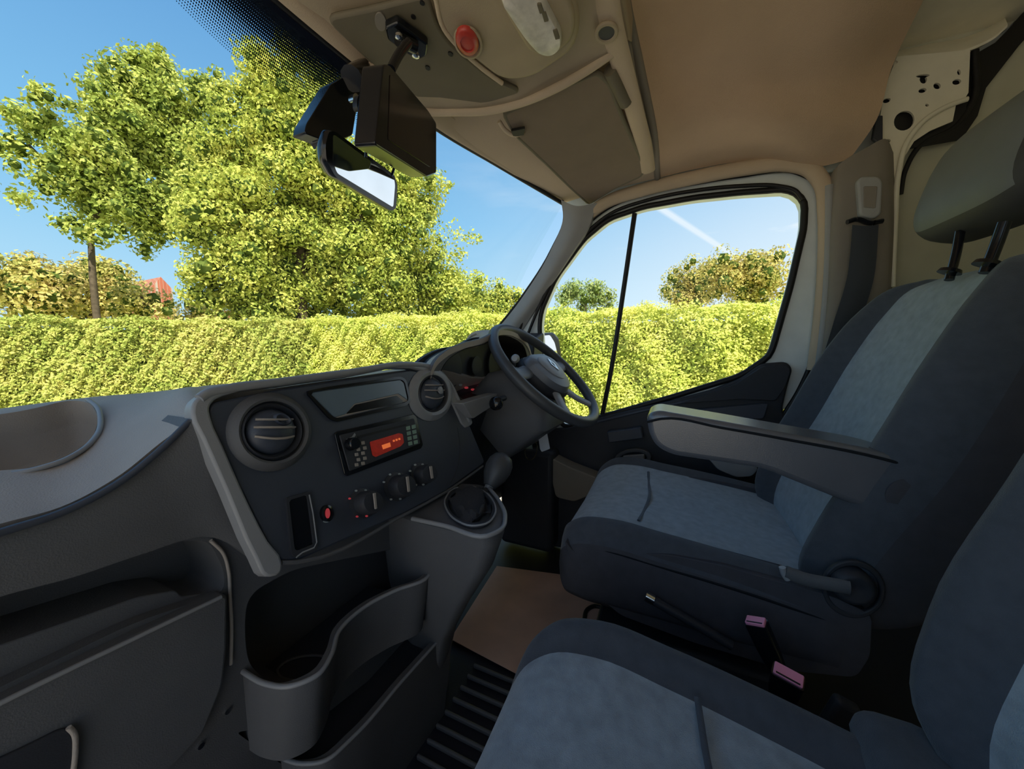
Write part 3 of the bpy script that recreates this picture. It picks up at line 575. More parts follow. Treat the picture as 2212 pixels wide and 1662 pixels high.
tube('handle_rim', PL([(148, 1572), (160, 1585), (163, 1620), (158, 1670), (150, 1720)], Y=.473), .002, M['dash_grey'], gd, 8)
# centre bin: curved front wall with a lip, and the ledge under it
lip = [P(505, 1436, Z=.40), P(535, 1458, Z=.40), P(575, 1478, Z=.40), P(630, 1482, Z=.40), P(690, 1455, Z=.40), P(716, 1415, Z=.40), P(732, 1365, Z=.40), P(790, 1310, Z=.40), P(850, 1278, Z=.40), P(925, 1245, Z=.40), P(930, 1215, Z=.405)]
lp = cr1(lip, 6)
def wall(name, top, z, th, m, lean=0):
    bot = [V((p.x, p.y+lean, z)) for p in top]; n = len(top); off = V((0, th, 0))
    return loft(name, [top, [a.lerp(b, .5) for a, b in zip(top, bot)], bot], off, m, db, raw=True)
wall('bin_wall', lp, .285, .012, M['dash_dark'], .02)
tube('bin_lip', lp, .0032, M['silver_trim'], db, 8, sub=1)
base_ = [V((p.x, p.y+.032, .31)) for p in lp]
prism('bin_floor', base_+[V((.02, .56, .31)), V((-.25, .56, .31))], (0, 0, .01), M['dash_black'], db)
tube('cup_ring', [V((p.x, p.y, .322)) for p in ell(660, 1440, 62, 26, 16, -.15, Z=.325)], .002, M['dash_dark'], db, 6, True, 2)
lip2 = cr1([P(528, 1592, Z=.23), P(590, 1628, Z=.23), P(655, 1650, Z=.23), P(705, 1642, Z=.23), P(760, 1595, Z=.23), P(870, 1470, Z=.23), P(980, 1348, Z=.23)], 6)
wall('ledge_wall', lp and lip2, .0, .012, M['dash_dark'], .03)
tube('ledge_lip', lip2, .003, M['silver_trim'], db, 8, sub=1)
prism('ledge_floor', [V((p.x, p.y+.012, .19)) for p in lip2]+[V((.15, .58, .19)), V((-.2, .60, .19))], (0, 0, .01), M['dash_black'], db)
for x, y in ((492, 1537), (434, 1612)):
    lathe('trim_screw', P(x, y, Y=.488), (0, -1, 0), [(0, -.002), (.0035, -.002), (.0035, .001), (0, .001)], M['chrome'], db, 10)
# centre panel with its silver surround
pan = rnd(FP([(444, 905), (450, 872), (600, 842), (750, 820), (885, 800), (935, 812), (975, 870), (1012, 920), (1045, 1000), (960, 1062), (870, 1110), (640, 1212), (596, 1214), (570, 1165), (500, 1030)]), .012)
fa = prism('centre_panel', [p-FN*.06 for p in pan], FN*.064, M['fascia'], db, .003)
sur = FP([(407, 897), (411, 872), (428, 856), (470, 843), (600, 825), (750, 804), (880, 787), (932, 795), (968, 828), (992, 875), (1016, 915), (1000, 925), (975, 880), (955, 845), (925, 812), (880, 797), (750, 815), (600, 836), (480, 856), (456, 868), (446, 884), (449, 905), (475, 965), (520, 1068), (572, 1170), (602, 1216), (598, 1238), (568, 1246), (545, 1210), (480, 1062), (430, 950)])
su = prism('panel_surround', [p-FN*.012 for p in cr1(sur, 3, True)], FN*.020, M['silver_trim'], db, .003)
tube('surround_bead', [p+FN*.006 for p in FP([(424, 864), (442, 852), (475, 844), (600, 827), (750, 806), (880, 789), (930, 797), (966, 830), (990, 877), (1008, 912)])], .0055, M['silver_trim'], db, 12)
tube('panel_bottom_edge', [p+FN*.004 for p in FP([(604, 1216), (640, 1214), (870, 1112), (962, 1062), (1040, 1008)])], .003, M['dash_dark'], db, 8)
tube('panel_seam', [p+FN*.004 for p in FP([(985, 925), (990, 965), (985, 1010), (970, 1045)])], .0012, M['dash_black'], db, 6)
# vents
def vent(x, y, a, b, rim, rm_):
    v = dome('air_vent', FE(x, y, a+rim, b+rim, 44), [(1, -.004), (1, .006), ((a+6)/(a+rim), .014), (a/(a+rim), .012), (a/(a+rim)*.97, -.02), (0, -.02)], FN, rm_, db)
    dome('vent_ring', FE(x, y, a*.97, b*.97, 44, h=.004), [(1, -.01), (1, .006), (.93, .010), (.84, .006), (.84, -.02)], FN, M['dash_black'], v)
    bl = dome('vent_barrel', FE(x, y, a*.80, b*.80, 40, h=.002), [(1, -.014), (1, .0), (.9, .010), (.6, .018), (0, .020)], FN, M['fascia'], v)
    # slats across the ball
    for k, s in enumerate((-.45, -.08, .35)):
        w = math.sqrt(1-s*s)*.78; c = [P(x+a*.8*w*t, y+b*.8*s*.9+6*(1-t*t)*(1 if s > 0 else .3)-4, pl=FPL)+FN*(.004+.019*math.sqrt(max(0, 1-(t*w)**2-s*s*.8))) for t in (-1, -.5, 0, .5, 1)]
        tube('vent_slat', c, (.0035, .0015), M['dash_grey'], v, 8, flat=tuple(FN))
    return v
v = vent(575, 935, 70, 63, 22, M['dash_dark'])
v2 = vent(925, 853, 33, 43, 15, M['silver_trim'])
lathe('emblem_disc', P(932, 848, pl=FPL)+FN*.023, FN, [(0, 0), (.008, 0), (.008, .003), (.006, .004), (0, .004)], M['silver_trim'], db, 20)
dome('vent_tab', FE(588, 912, 20, 12, 20, .3, h=.018), [(1, 0), (1, .004), (.8, .006), (.4, .001), (0, .001)], FN, M['fascia'], v)
# storage cubby with its bluish lid
cb = FP([(652, 848), (700, 838), (860, 815), (872, 822), (882, 868), (872, 878), (722, 913), (706, 908)], .0045)
ring('cubby_frame', rnd(cb, .006), rnd(FP([(660, 850), (700, 843), (858, 821), (868, 826), (877, 866), (868, 872), (724, 906), (712, 903)], .0045), .005), FN*.003, M['gloss_black'], db, 80)
prism('cubby_lid', rnd(FP([(662, 851), (860, 822), (868, 830), (876, 866), (856, 852), (760, 874), (742, 896), (716, 904)], .006), .003), FN*-.002, M['lid_blue'], db, .001)
prism('cubby_opening', rnd(FP([(742, 896), (762, 876), (852, 856), (866, 868), (864, 872)], .0050), .003), FN*.0005, M['gloss_black'], db)
prism('cubby_base', rnd(FP([(664, 855), (868, 826), (876, 868), (720, 905)], .0042), .003), FN*.0006, M['dash_grey'], db)
# card slot, 12 V socket
ring('slot_frame', rnd(FP([(610, 1077), (664, 1062), (680, 1180), (676, 1190), (632, 1206), (622, 1200)], .004), .004), rnd(FP([(616, 1082), (656, 1070), (670, 1176), (636, 1190), (628, 1188)], .004), .003), FN*.004, M['dash_black'], db, 60)
prism('slot_recess', rnd(FP([(614, 1080), (658, 1068), (672, 1178), (630, 1194)], .0045), .003), FN*.0008, M['gloss_black'], db)
tube('slot_edge', FP([(660, 1070), (668, 1110), (676, 1172), (670, 1184), (645, 1194), (632, 1204)], .007), .0016, M['silver_trim'], db, 6, sub=1)
dome('socket', FE(699, 1110, 13, 18, 24), [(1, .003), (1, .009), (.7, .010), (.65, .004), (0, .004)], FN, M['gloss_black'], db)
prism('socket_light', FE(699, 1110, 5, 11, 14, h=.008), FN*.001, M['glow_red'], db)
prism('socket_print', FE(699, 1127, 6, 3, 12, h=.0045), FN*.0006, M['print_white'], db)
# heater knobs
def knob(x, y, r, tip):
    k = dome('heater_knob', FE(x, y, r*1.12, r*1.2, 32), [(1, .003), (1, .006), (.8, .008), (.78, .022), (.70, .027), (.3, .028), (0, .028)], FN, M['dash_black'], db)
    q = [p+FN*.0285 for p in PL([(x-4, y-r*.7), (x+2, y-r*.75), (x+5, y+r*.5), (x, y+r*.55)], pl=FPL)]
    prism('pointer', q, FN*.002, M['dash_grey'], k, .0008)
    for t in range(7):
        a = radians(200+t*45); c = (x+cos(a)*r*1.0, y+sin(a)*r*1.12)
        prism('dial_mark', ell(c[0], c[1], 2.6, 2.2, 8, 0, pl=(FPL[0]+FN*.0075, FN)), FN*.0012, M['glow_red'] if tip and t in (0, 5, 6) else M['print_white'], k)
    return k
knob(780, 1088, 27, True); knob(853, 1052, 26, False); knob(905, 1026, 21, False)
# radio
ra = thing('car_radio', P(810, 965, pl=FPL), 'black car radio with a glowing red display in the centre of the dashboard', 'radio')
prism('radio_bezel', rnd(FP([(716, 938), (724, 933), (888, 896), (894, 902), (908, 962), (904, 970), (744, 1030), (738, 1026)], .0042), .003), FN*.003, M['gloss_black'], ra, .001)
prism('radio_face', rnd(FP([(724, 942), (886, 906), (900, 960), (746, 1020)], .0074), .003), FN*.0025, M['dash_black'], ra, .001)
prism('cd_slot', FP([(762, 944), (868, 918), (869, 922), (763, 949)], .0101), FN*.0006, M['seal'], ra)
prism('display', rnd(FP([(789, 957), (852, 938), (860, 940), (863, 958), (856, 966), (802, 989), (795, 986)], .0101), .002), FN*.001, M['display_red'], ra)
prism('display_digits', FP([(814, 964), (832, 958), (834, 967), (817, 973)], .0112), FN*.0003, M['display_orange'], ra)
for x in range(3): prism('display_digits', FP([(838+6*x, 953-2*x), (842+6*x, 952-2*x), (843+6*x, 956-2*x), (839+6*x, 957-2*x)], .0112), FN*.0003, M['display_orange'], ra)
kk = dome('volume_knob', FE(747, 962, 13, 14, 24, h=.0101), [(1, 0), (.95, .010), (.8, .012), (0, .012)], FN, M['gloss_black'], ra)
for i in range(4):
    for j in range(2):
        x, y = 872+j*12+i*1.5, 927+i*11-j*3
        b = prism('radio_button', rnd(FP([(x-4, y-3), (x+4, y-5), (x+5, y+3), (x-3, y+5)], .0101), .001), FN*.001, M['print_green'], ra)
for i in range(5):
    for j in range(2):
        x, y = 760+j*14+(i % 2)*4, 962+i*11-j*3
        prism('radio_button', rnd(FP([(x-4, y-3), (x+3, y-4), (x+4, y+3), (x-3, y+4)], .0101), .001), FN*.001, M['dash_grey'], ra)
prism('release_catch', FP([(738, 951), (750, 946), (756, 938), (758, 942), (752, 952), (741, 957)], .0101), FN*.001, M['silver_trim'], ra)
# instrument cluster hood
HP = [(930, 806), (940, 782), (962, 760), (1000, 742), (1040, 732)]
hoodL = PL(HP, Y=.47); cx_ = .47
fr_ = hoodL+[V((.47, .47, .862)), V((.60, .47, .855)), V((.70, .47, .82)), V((.75, .47, .76))]
bk = PL([(902, 800), (918, 781), (945, 765), (988, 746), (1034, 733)], Y=.58)+[V((.52, .58, .857)), V((.62, .58, .85)), V((.72, .58, .815)), V((.77, .58, .755))]
bk2 = PL([(884, 800), (905, 792), (935, 778), (980, 760), (1030, 746)], Y=.72)+[V((.66, .72, .81)), V((.72, .72, .80)), V((.78, .72, .77)), V((.80, .72, .74))]
loft('cluster_hood', [fr_, bk, bk2], (.0, .0, -.014), M['dash_grey'], db, 6, 5)
inn = PL([(950, 812), (962, 785), (985, 765), (1012, 752), (1045, 745)], Y=.475)+[V((.47, .475, .845)), V((.59, .475, .838)), V((.68, .475, .805)), V((.71, .475, .74)), V((.70, .475, .66))]+PL([(1080, 850), (1010, 868), (985, 850)], Y=.475)
inn = cr1(inn, 3, True)
out_ = fr_+[V((.77, .475, .60)), *PL([(1090, 880), (1008, 885), (968, 850)], Y=.475)]
ring('cluster_surround', cr1(out_, 3, True), inn, (0, .012, 0), M['dash_dark'], db, 90, .003)
stack('cluster_tunnel', [[p for p in inn], [V((.44+(p.x-.44)*.9, .56, .75+(p.z-.75)*.9)) for p in inn]], M['seal'], db, cap=False)
prism('dial_face', [V((.44+(p.x-.44)*.96, .562, .75+(p.z-.75)*.96)) for p in inn], (0, .01, 0), M['dash_black'], db)
for x in (.33, .47, .60):
    g_ = lathe('gauge', (x, .552, .755), (0, -1, 0), [(0, 0), (.052 if x != .47 else .03, 0), (.052 if x != .47 else .03, .003), (.046 if x != .47 else .025, .004), (0, .001)], M['dash_black'], db, 30)
for (x, y) in ((984, 820), (995, 832), (1008, 838), (1022, 842), (1036, 834), (1004, 822)):
    prism('warning_light', ell(x, y, 4, 2.5, 8, 0, Y=.55), (0, .002, 0), M['glow_red'] if x > 1000 else M['print_white'], db)
# right end of the dash: side vent block, knee panel
loft('driver_side_panel', [[V((.15, .50, .70)), V((.45, .48, .64)), V((.75, .50, .70)), V((.88, .46, .76))], [V((.16, .56, .45)), V((.45, .55, .45)), V((.75, .55, .45)), V((.90, .54, .45))], [V((.2, .62, .20)), V((.45, .62, .20)), V((.75, .62, .20)), V((.90, .6, .20))]], (0, .03, 0), M['dash_black'], db)
prism('side_demister', rnd([V((.74, .47, .70)), V((.86, .47, .76)), V((.87, .47, .87)), V((.76, .47, .84))], .02), (0, .06, 0), M['dash_black'], db, .01)
# ---- gear console
def gl(z, x0, x1, y0, y1, r=.04): return rnd([V((x0, y1, z)), V((x1, y1, z)), V((x1, y0, z)), V((x0, y0, z))], r, 6)
gc = thing('gear_console', (.08, .4, 0), 'dark plastic gear lever console sloping down from the dashboard', 'console')
top5 = rnd([*PL([(880, 1124), (1050, 1166), (1082, 1152), (1092, 1125), (1078, 1085), (1050, 1052)], Z=.50), V((.16, .50, .50)), V((.02, .52, .50))], .018, 5)
def sec(z, k, dx0, dy0, w):
    """outline of the console at height z: front drawn back by dy0, left side in by dx0"""
    return [V((p.x*(1-w)+.09*w+dx0*(1-(p.x/.16)), p.y+dy0*max(0, (.50-p.y)/.25), z)) for p in top5]
stack('console_body', [sec(.505, 0, .004, .01, .03), sec(.50, 0, 0, 0, 0), sec(.485, 0, 0, 0, 0), sec(.43, 0, .0, .02, 0), sec(.34, 0, .01, .075, .02), sec(.24, 0, .03, .13, .08), sec(.12, 0, .05, .17, .1), sec(.0, 0, .05, .19, .1)], M['dash_dark'], gc)
tube('console_edge', [p+V((.003, 0, .003)) for p in PL([(888, 1126), (960, 1142), (1050, 1164), (1080, 1150), (1090, 1122), (1076, 1086), (1052, 1056)], Z=.505)], .004, M['silver_trim'], gc, 8)
gr = ell(1016, 1100, 56, 42, 40, .35, Z=.507)
ring('gaiter_ring', gr, [(sum(gr, V())/40).lerp(p, .84) for p in gr], (0, 0, .006), M['dash_black'], gc, 60, .002)
tube('ring_highlight', [p+V((0, 0, .006)) for p in gr[::4]], .0018, M['silver_trim'], gc, 6, True, 4)
gv = thing('gear_lever', P(1050, 1040, Z=.55), 'gear lever with a rounded black knob and leather gaiter', 'gear lever')
cg = sum(gr, V())/40; kb = P(1052, 1062, Y=.36); kt = P(1082, 1000, Y=.35)
loops = []
for i, (s, t) in enumerate(((.82, 0), (.74, .12), (.66, .10), (.5, .3), (.40, .28), (.28, .55), (.16, .8), (.10, 1))):
    loops.append([cg+V((0, 0, .008))+(kb-cg)*t+(p-cg)*s*(1+.09*sin(5*k*2*pi/40+i*1.3)+.05*sin(9*k*2*pi/40-i))+V((0, 0, .010*sin(3*k*2*pi/40+i*2)*(1-t))) for k, p in enumerate(gr)])
stack('gaiter', loops, M['rubber'], gv)
tube('shaft', [kb-(kt-kb)*.25, kb, kb.lerp(kt, .4)], .006, M['chrome'], gv, 12)
tube('collar', [kb.lerp(kt, -.02), kb.lerp(kt, .18)], .010, M['silver_trim'], gv, 14, sub=2)
kd = (kt-kb).normalized()
lathe('knob', kb.lerp(kt, .22), kd, [(0, -.004), (.014, -.004), (.019, .006), (.027, .022), (.0305, .040), (.029, .057), (.022, .070), (.010, .077), (0, .078)], M['wheel_rubber'], gv, 32, 1)
kc = kb.lerp(kt, .22)+kd*.064
# ---- steering column and wheel
sc = thing('steering_column', (.53, .45, .6), 'dark steering column cowl with a stalk behind the wheel', 'steering column')
WC = V((.538, .351, .736)); RK = .82; YW = -.07
EX = V((cos(YW), sin(YW), 0)); EY = V((-sin(YW)*sin(RK), sin(RK)*cos(YW), cos(RK))); EN = EX.cross(EY)   # EN points away from the driver?
if EN.y > 0: EN = -EN
def WP(a, b, h=0): return WC+EX*a+EY*b+EN*h
cl = [[V((.30, .47, .72)), V((.62, .47, .73)), V((.64, .48, .60)), V((.30, .48, .58))]]
s0 = rnd([WP(-.09, .06, -.03), WP(.07, .06, -.03), WP(.07, -.085, -.03), WP(-.09, -.085, -.03)], .025, 5)
s1 = rnd([WP(-.13, .10, -.09), WP(.10, .10, -.09), WP(.10, -.14, -.08), WP(-.13, -.14, -.08)], .03, 5)
s2 = rnd([WP(-.14, .10, -.22), WP(.12, .10, -.22), WP(.12, -.12, -.22), WP(-.14, -.12, -.22)], .03, 5)
stack('cowl', [s0, s1, s2], M['dash_dark'], sc)
tube('stalk', [P(1090, 860, Y=.40), P(1065, 868, Y=.40)], .007, M['dash_black'], sc, 10)
lathe('stalk_knob', P(1072, 872, Y=.395), P(1052, 872, Y=.38)-P(1085, 872, Y=.40), [(0, -.012), (.014, -.012), (.017, -.004), (.017, .006), (.012, .012), (0, .013)], M['gloss_black'], sc, 24)
tube('stalk', [P(1108, 800, Y=.42), P(1110, 785, Y=.40), P(1112, 772, Y=.38)], .006, M['dash_dark'], sc, 10)
lathe('stalk_end', P(1113, 775, Y=.378), EX*-1+EN*.3, [(0, -.008), (.010, -.008), (.012, 0), (.008, .007), (0, .008)], M['silver_trim'], sc, 20)
prism('column_wing', rnd(PL([(1000, 872), (1045, 858), (1075, 850), (1060, 880), (1022, 905)], Y=.43), .005), (0, .03, 0), M['silver_trim'], sc, .004)
sw = thing('steering_wheel', WC, 'black steering wheel with a padded silver-grey hub tilted before the driver seat', 'steering wheel')
tube('rim', [WP(.195*cos(2*pi*k/24), .195*sin(2*pi*k/24)) for k in range(24)], .0155, M['wheel_rubber'], sw, 16, True, 4)
hubo = rnd([WP(-.095, .035), WP(-.06, .065), WP(.06, .065), WP(.095, .035), WP(.075, -.05), WP(.03, -.085), WP(-.03, -.085), WP(-.075, -.05)], .03, 5)
dome('hub_pad', hubo, [(.96, -.02), (1, -.012), (1, .004), (.92, .020), (.6, .028), (0, .030)], EN, M['hub'], sw)
dome('hub_skirt', hubo, [(.9, -.035), (1.06, -.022), (1.10, -.008), (1.03, .002), (.9, .0)], EN, M['dash_black'], sw)
hc = dome('hub_plate', [WP(0, .0)+(p-WP(0, 0))*.62 for p in hubo], [(1, .020), (1, .030), (.8, .034), (0, .034)], EN, M['silver_trim'], sw)
diamond = [WP(0, .026, .0345), WP(.013, 0, .0345), WP(0, -.026, .0345), WP(-.013, 0, .0345)]
ring('hub_emblem', diamond, [WP(0, .015, .0345), WP(.007, 0, .0345), WP(0, -.015, .0345), WP(-.007, 0, .0345)], EN*.002, M['chrome'], sw, 24)
for s in (-1, 1):
    tube('spoke', [WP(s*.07, .02, -.002), WP(s*.13, .015, -.006), WP(s*.192, .02, 0)], (.022, .008), M['hub'], sw, 12, flat=tuple(EY))
    tube('spoke', [WP(s*.03, -.06, -.006), WP(s*.075, -.12, -.006), WP(s*.11, -.158, 0)], (.018, .007), M['silver_trim'], sw, 12, flat=tuple(EX))
# key with its tag
ky = thing('ignition_key', P(1185, 925, X=.58), 'ignition key hanging with a white paper tag and wire ring under the steering wheel', 'key')
tube('key_shaft', [P(1196, 918, X=.57), P(1182, 918, X=.57), P(1176, 912, X=.57)], .004, M['brass'], ky, 10)
lathe('key_bow', P(1186, 920, X=.565), (.2, -1, 0), [(0, -.002), (.010, -.002), (.010, .002), (0, .002)], M['brass'], ky, 18)
prism('tag', rnd(PL([(1161, 932), (1180, 928), (1188, 970), (1170, 977), (1166, 970)], X=.565), .003), (.002, 0, 0), M['white_plastic'], ky, .0008)
tube('key_ring', ell(1147, 972, 13, 22, 14, .15, X=.57), .0012, M['brass'], ky, 6, True, 2)
tube('key_wire', PL([(1176, 918), (1160, 945), (1150, 955)], X=.57), .0012, M['brass'], ky, 6)
# pedal-side details
tube('dipped_strap', PL([(1262, 1340), (1268, 1318), (1285, 1310), (1310, 1318), (1318, 1338)], Z=.012), .006, M['seal'], floor, 8)
tag(rbox('kick_panel', (.80, .50, .22), (.10, .22, .40), M['dash_black'], bevel=.02), 'dark kick panel in the driver footwell under the steering wheel', 'trim panel')
# ================================================================== SEATS
def pad(name, st, S_, N_, mats, parent, b=.03, u0=.66, uc=.83, us_=.13, nf=30, groove=.006, rb=.03):
    """upholstered pad: st = [(centre, half width, front height, back depth)] along its length;
    light panel in the middle, raised dark bolsters at the sides"""
    S_ = Vector(S_).normalized(); N_ = Vector(N_).normalized(); loops = []; us = []
    for c, w, h, t, bb in st:
        c = Vector(c); l = []; us = []
        for k in range(nf+1):
            u = -1+2*k/nf; e = abs(u)
            z = h + bb*b*math.exp(-((e-uc)/us_)**2) - .012*max(0, 1-e*1.4)*bb - groove*math.exp(-((e-u0)/.025)**2)*min(1, bb+.3)
            if e > .86: z -= rb*((e-.86)/.14)**2
            l.append(c+S_*(u*w)+N_*z); us.append(('f', e))
        for k in range(1, 7): l.append(c+S_*(w*(1+.02*sin(pi*k/7)))+N_*((h-rb)*(1-k/7)-t*k/7)); us.append(('s', 1))
        for k in range(1, 8): l.append(c+S_*(w*(.97-1.94*(k-1)/6))+N_*-t); us.append(('b', 1))
        for k in range(1, 7): l.append(c-S_*(w*(1+.02*sin(pi*k/7)))+N_*((h-rb)*(k/7)-t*(1-k/7))); us.append(('s', 1))
        loops.append(l)
    loops = [list(r) for r in zip(*[cr1([loops[i][j] for i in range(len(loops))], 5) for j in range(len(loops[0]))])]
    n = len(us)
    def mi(i, j):
        a, e = us[j]; a2, e2 = us[(j+1) % n]
        if a == 'f' and a2 == 'f': return 0 if max(e, e2) <= u0+.015 else 1
        return 2
    return stack(name, loops, mats, parent, mi=mi, ang=75)
FM = [M['fabric_light'], M['fabric_dark'], M['fabric_side']]
X_ = V((1, 0, 0)); ZU = V((0, 0, 1))
def cushion(parent, xc, hw, y0, y1, z, zb=.27, drop=0, seam=.33, nose=(.62, .80, .93, .985, 1), **kw_):
    st = []; L_ = y0-y1
    for s, kw, hz, bb in ((0, nose[0], -.115, .1), (.012, nose[1], -.06, .3), (.05, nose[2], -.02, .6), (.12, nose[3], .0, .9), (.25, nose[4], .008, 1), (.45, 1, .0, 1), (.7, 1, -.012, 1), (1, .98, -.03, 1)):
        st.append((V((xc, y0-L_*s, z)), hw*kw, hz-drop*s, z-zb+(-.0 if s > .02 else -.03), bb))
    c = pad('seat_cushion', st, X_, ZU, FM, parent, .022, **kw_)
    ys = y0-L_*seam     # cross seam of the light panel
    tube('cushion_seam', [V((xc+hw*u, ys-.02*(1-abs(u)), z-drop*seam+.004+(.002 if abs(u) > .5 else -.006)+.001)) for u in (-.64, -.4, 0, .4, .64)], (.0035, .0018), M['fabric_dark'], c, 8, flat=(0, 1, 0))
    for s in (-1, 1):
        tube('cushion_piping', [V((xc+s*hw*kw*.985, y0-L_*t, z+hz-drop*t-.032)) for t, kw, hz in ((.03, .87, -.03), (.08, .955, -.01), (.2, 1, .005), (.45, 1.01, .0), (.75, 1.01, -.012), (.97, .99, -.028))], .003, M['seam'], c, 6)
    return c
def backrest(parent, xc, hw, lo, hi):
    lo, hi = V(lo), V(hi); A = (hi-lo); N_ = V((0, A.z, -A.y)).normalized(); st = []
    for s, kw, h, t, bb in ((-.04, .80, -.02, .07, .4), (.04, .92, .0, .10, .9), (.2, 1, .008, .12, 1.1), (.45, 1.03, .0, .13, 1.2), (.7, .99, .0, .12, 1.1), (.88, .88, -.004, .11, .8), (.97, .76, -.012, .10, .5), (1.015, .62, -.035, .075, .2)):
        st.append((V((xc, 0, 0))+lo+A*s, hw*kw, h, t, bb))
    bk_ = pad('backrest', st, X_, N_, FM, parent, .045)
    return bk_
def headrest(parent, x0, x1, c, hy, hz, tilt):
    loops = []; n = 36; c = V(c); K = 14
    A = V((0, sin(tilt), cos(tilt))); B = V((0, cos(tilt), -sin(tilt)))
    for i in range(K+1):
        s = -1+2*i/K; k = (1-abs(s)**4)**.5 if abs(s) < 1 else 0; k = max(k, .02) if i not in (0, K) else .30
        l = []
        for j in range(n):
            a = 2*pi*j/n; ca, sa = cos(a), sin(a)
            ey = math.copysign(abs(ca)**.7, ca)*hy*(1 if ca > 0 else .9); ez = math.copysign(abs(sa)**.62, sa)*hz
            l.append(V((x0+(x1-x0)*(s+1)/2, c.y, c.z))+B*ey*(.55+.45*k)+A*ez*(.5+.5*k))
        loops.append(l)
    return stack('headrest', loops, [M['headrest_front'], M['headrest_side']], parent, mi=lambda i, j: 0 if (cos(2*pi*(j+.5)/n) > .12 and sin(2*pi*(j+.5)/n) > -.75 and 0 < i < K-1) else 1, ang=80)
ds = thing('driver_seat', (.43, 0, 0), "driver's seat in grey blue cloth with black bolsters, armrest and headrest", 'seat')
cu = cushion(ds, .43, .25, .215, -.26, .445, .30, u0=.80, uc=.90, us_=.09)
# moulded side skirt and pedestal
sk = [(1218, 1165), (1240, 1195), (1330, 1190), (1450, 1200), (1560, 1222), (1700, 1262), (1800, 1290), (1885, 1330), (1880, 1420), (1850, 1465), (1700, 1450), (1500, 1390), (1340, 1330), (1270, 1270), (1232, 1210)]
for x_, w_ in ((.183, .06), (.675, -.05)):
    prism('side_skirt', rnd([V((x_, p.y, p.z)) for p in PL(sk, X=.183)], .012), (w_, 0, 0), M['fabric_side'], ds, .012, 3)
rbox('pedestal', (.43, -.04, .11), (.40, .34, .22), M['dash_black'], ds, bevel=.01)
br_ = backrest(ds, .43, .245, (0, -.245, .40), (0, -.445, .955))
hr_ = headrest(ds, .285, .565, (0, -.50, 1.115), .062, .105, -.25)
tube('headrest_post', [P(2170, 480, Y=-.455), P(2152, 530, Y=-.45), P(2128, 590, Y=-.44)], .0075, M['gloss_black'], ds, 10)
tube('headrest_post', [P(2074, 500, Y=-.455), P(2066, 545, Y=-.45), P(2050, 605, Y=-.44)], .0065, M['gloss_black'], ds, 10)
for x, y in ((2130, 573), (2050, 590)): lathe('post_sleeve', P(x, y, Y=-.44), (0, -.34, .94), [(0, 0), (.016, 0), (.014, .006), (0, .006)], M['gloss_black'], ds, 16)
ar = rnd(PL([(1396, 898), (1420, 888), (1560, 912), (1700, 938), (1900, 975), (1985, 1000), (1990, 1045), (1965, 1105), (1900, 1112), (1840, 1092), (1650, 1015), (1450, 985), (1415, 965), (1400, 935)], X=.20), .018, 5)
prism('armrest', ar, (.105, 0, 0), M['arm_vinyl'], ds, .015, 4)
tube('armrest_seam', [p+V((-.0, 0, 0)) for p in PL([(1398, 912), (1430, 905), (1560, 925), (1700, 950), (1900, 990), (1960, 1006)], X=.199)], .0022, M['seam'], ds, 8)
lathe('armrest_pivot', (.195, -.325, .60), (-1, 0, 0), [(0, -.01), (.03, -.01), (.03, .004), (.02, .008), (0, .008)], M['fabric_side'], ds, 24)
# recliner knob and lever
rk = lathe('recliner_knob', P(1838, 1262, X=.185), (-1, 0, 0), [(0, -.01), (.027, -.01), (.027, .010), (.022, .017), (.017, .018), (.009, .014), (0, .014)], M['dash_black'], ds, 30)
tube('recliner_lever', PL([(1696, 1236), (1740, 1252), (1790, 1262), (1835, 1270)], X=.168), (.011, .006), M['dash_dark'], ds, 12, flat=(0, 0, 1))
tube('lever_tip', PL([(1690, 1226), (1694, 1240), (1702, 1252)], X=.168), .005, M['silver_trim'], ds, 10)
ring('recliner_shroud', ell(1845, 1275, 70, 62, 40, .3, X=.182), ell(1845, 1275, 58, 50, 40, .3, X=.182), (.008, 0, 0), M['dash_black'], ds, 50, .002)
tube('height_rod', PL([(1408, 1295), (1460, 1325), (1530, 1365), (1580, 1395)], X=.15), .008, M['dash_black'], ds, 12)
tube('rod_tip', PL([(1394, 1287), (1412, 1297)], X=.15), .009, M['chrome'], ds, 12)
# ---- bench
bs = thing('bench_seat', (-.43, 0, 0), 'two-place passenger bench in grey blue cloth with dark bolsters, nearest the camera', 'seat')
for xc in (-.20, -.66):
    cushion(bs, xc-.005, .197, .180, -.25, .428, .22, drop=.025, seam=.50, nose=(.45, .62, .76, .87, .96))
    backrest(bs, xc, .215, (0, -.27, .42), (0, -.43, 1.0))
rbox('bench_base', (-.43, -.06, .10), (.84, .30, .22), M['dash_black'], bs, bevel=.01)
rbox('seat_fold', (-.07, -.235, .40), (.13, .08, .05), M['fabric_dark'], bs, bevel=.025, seg=4)
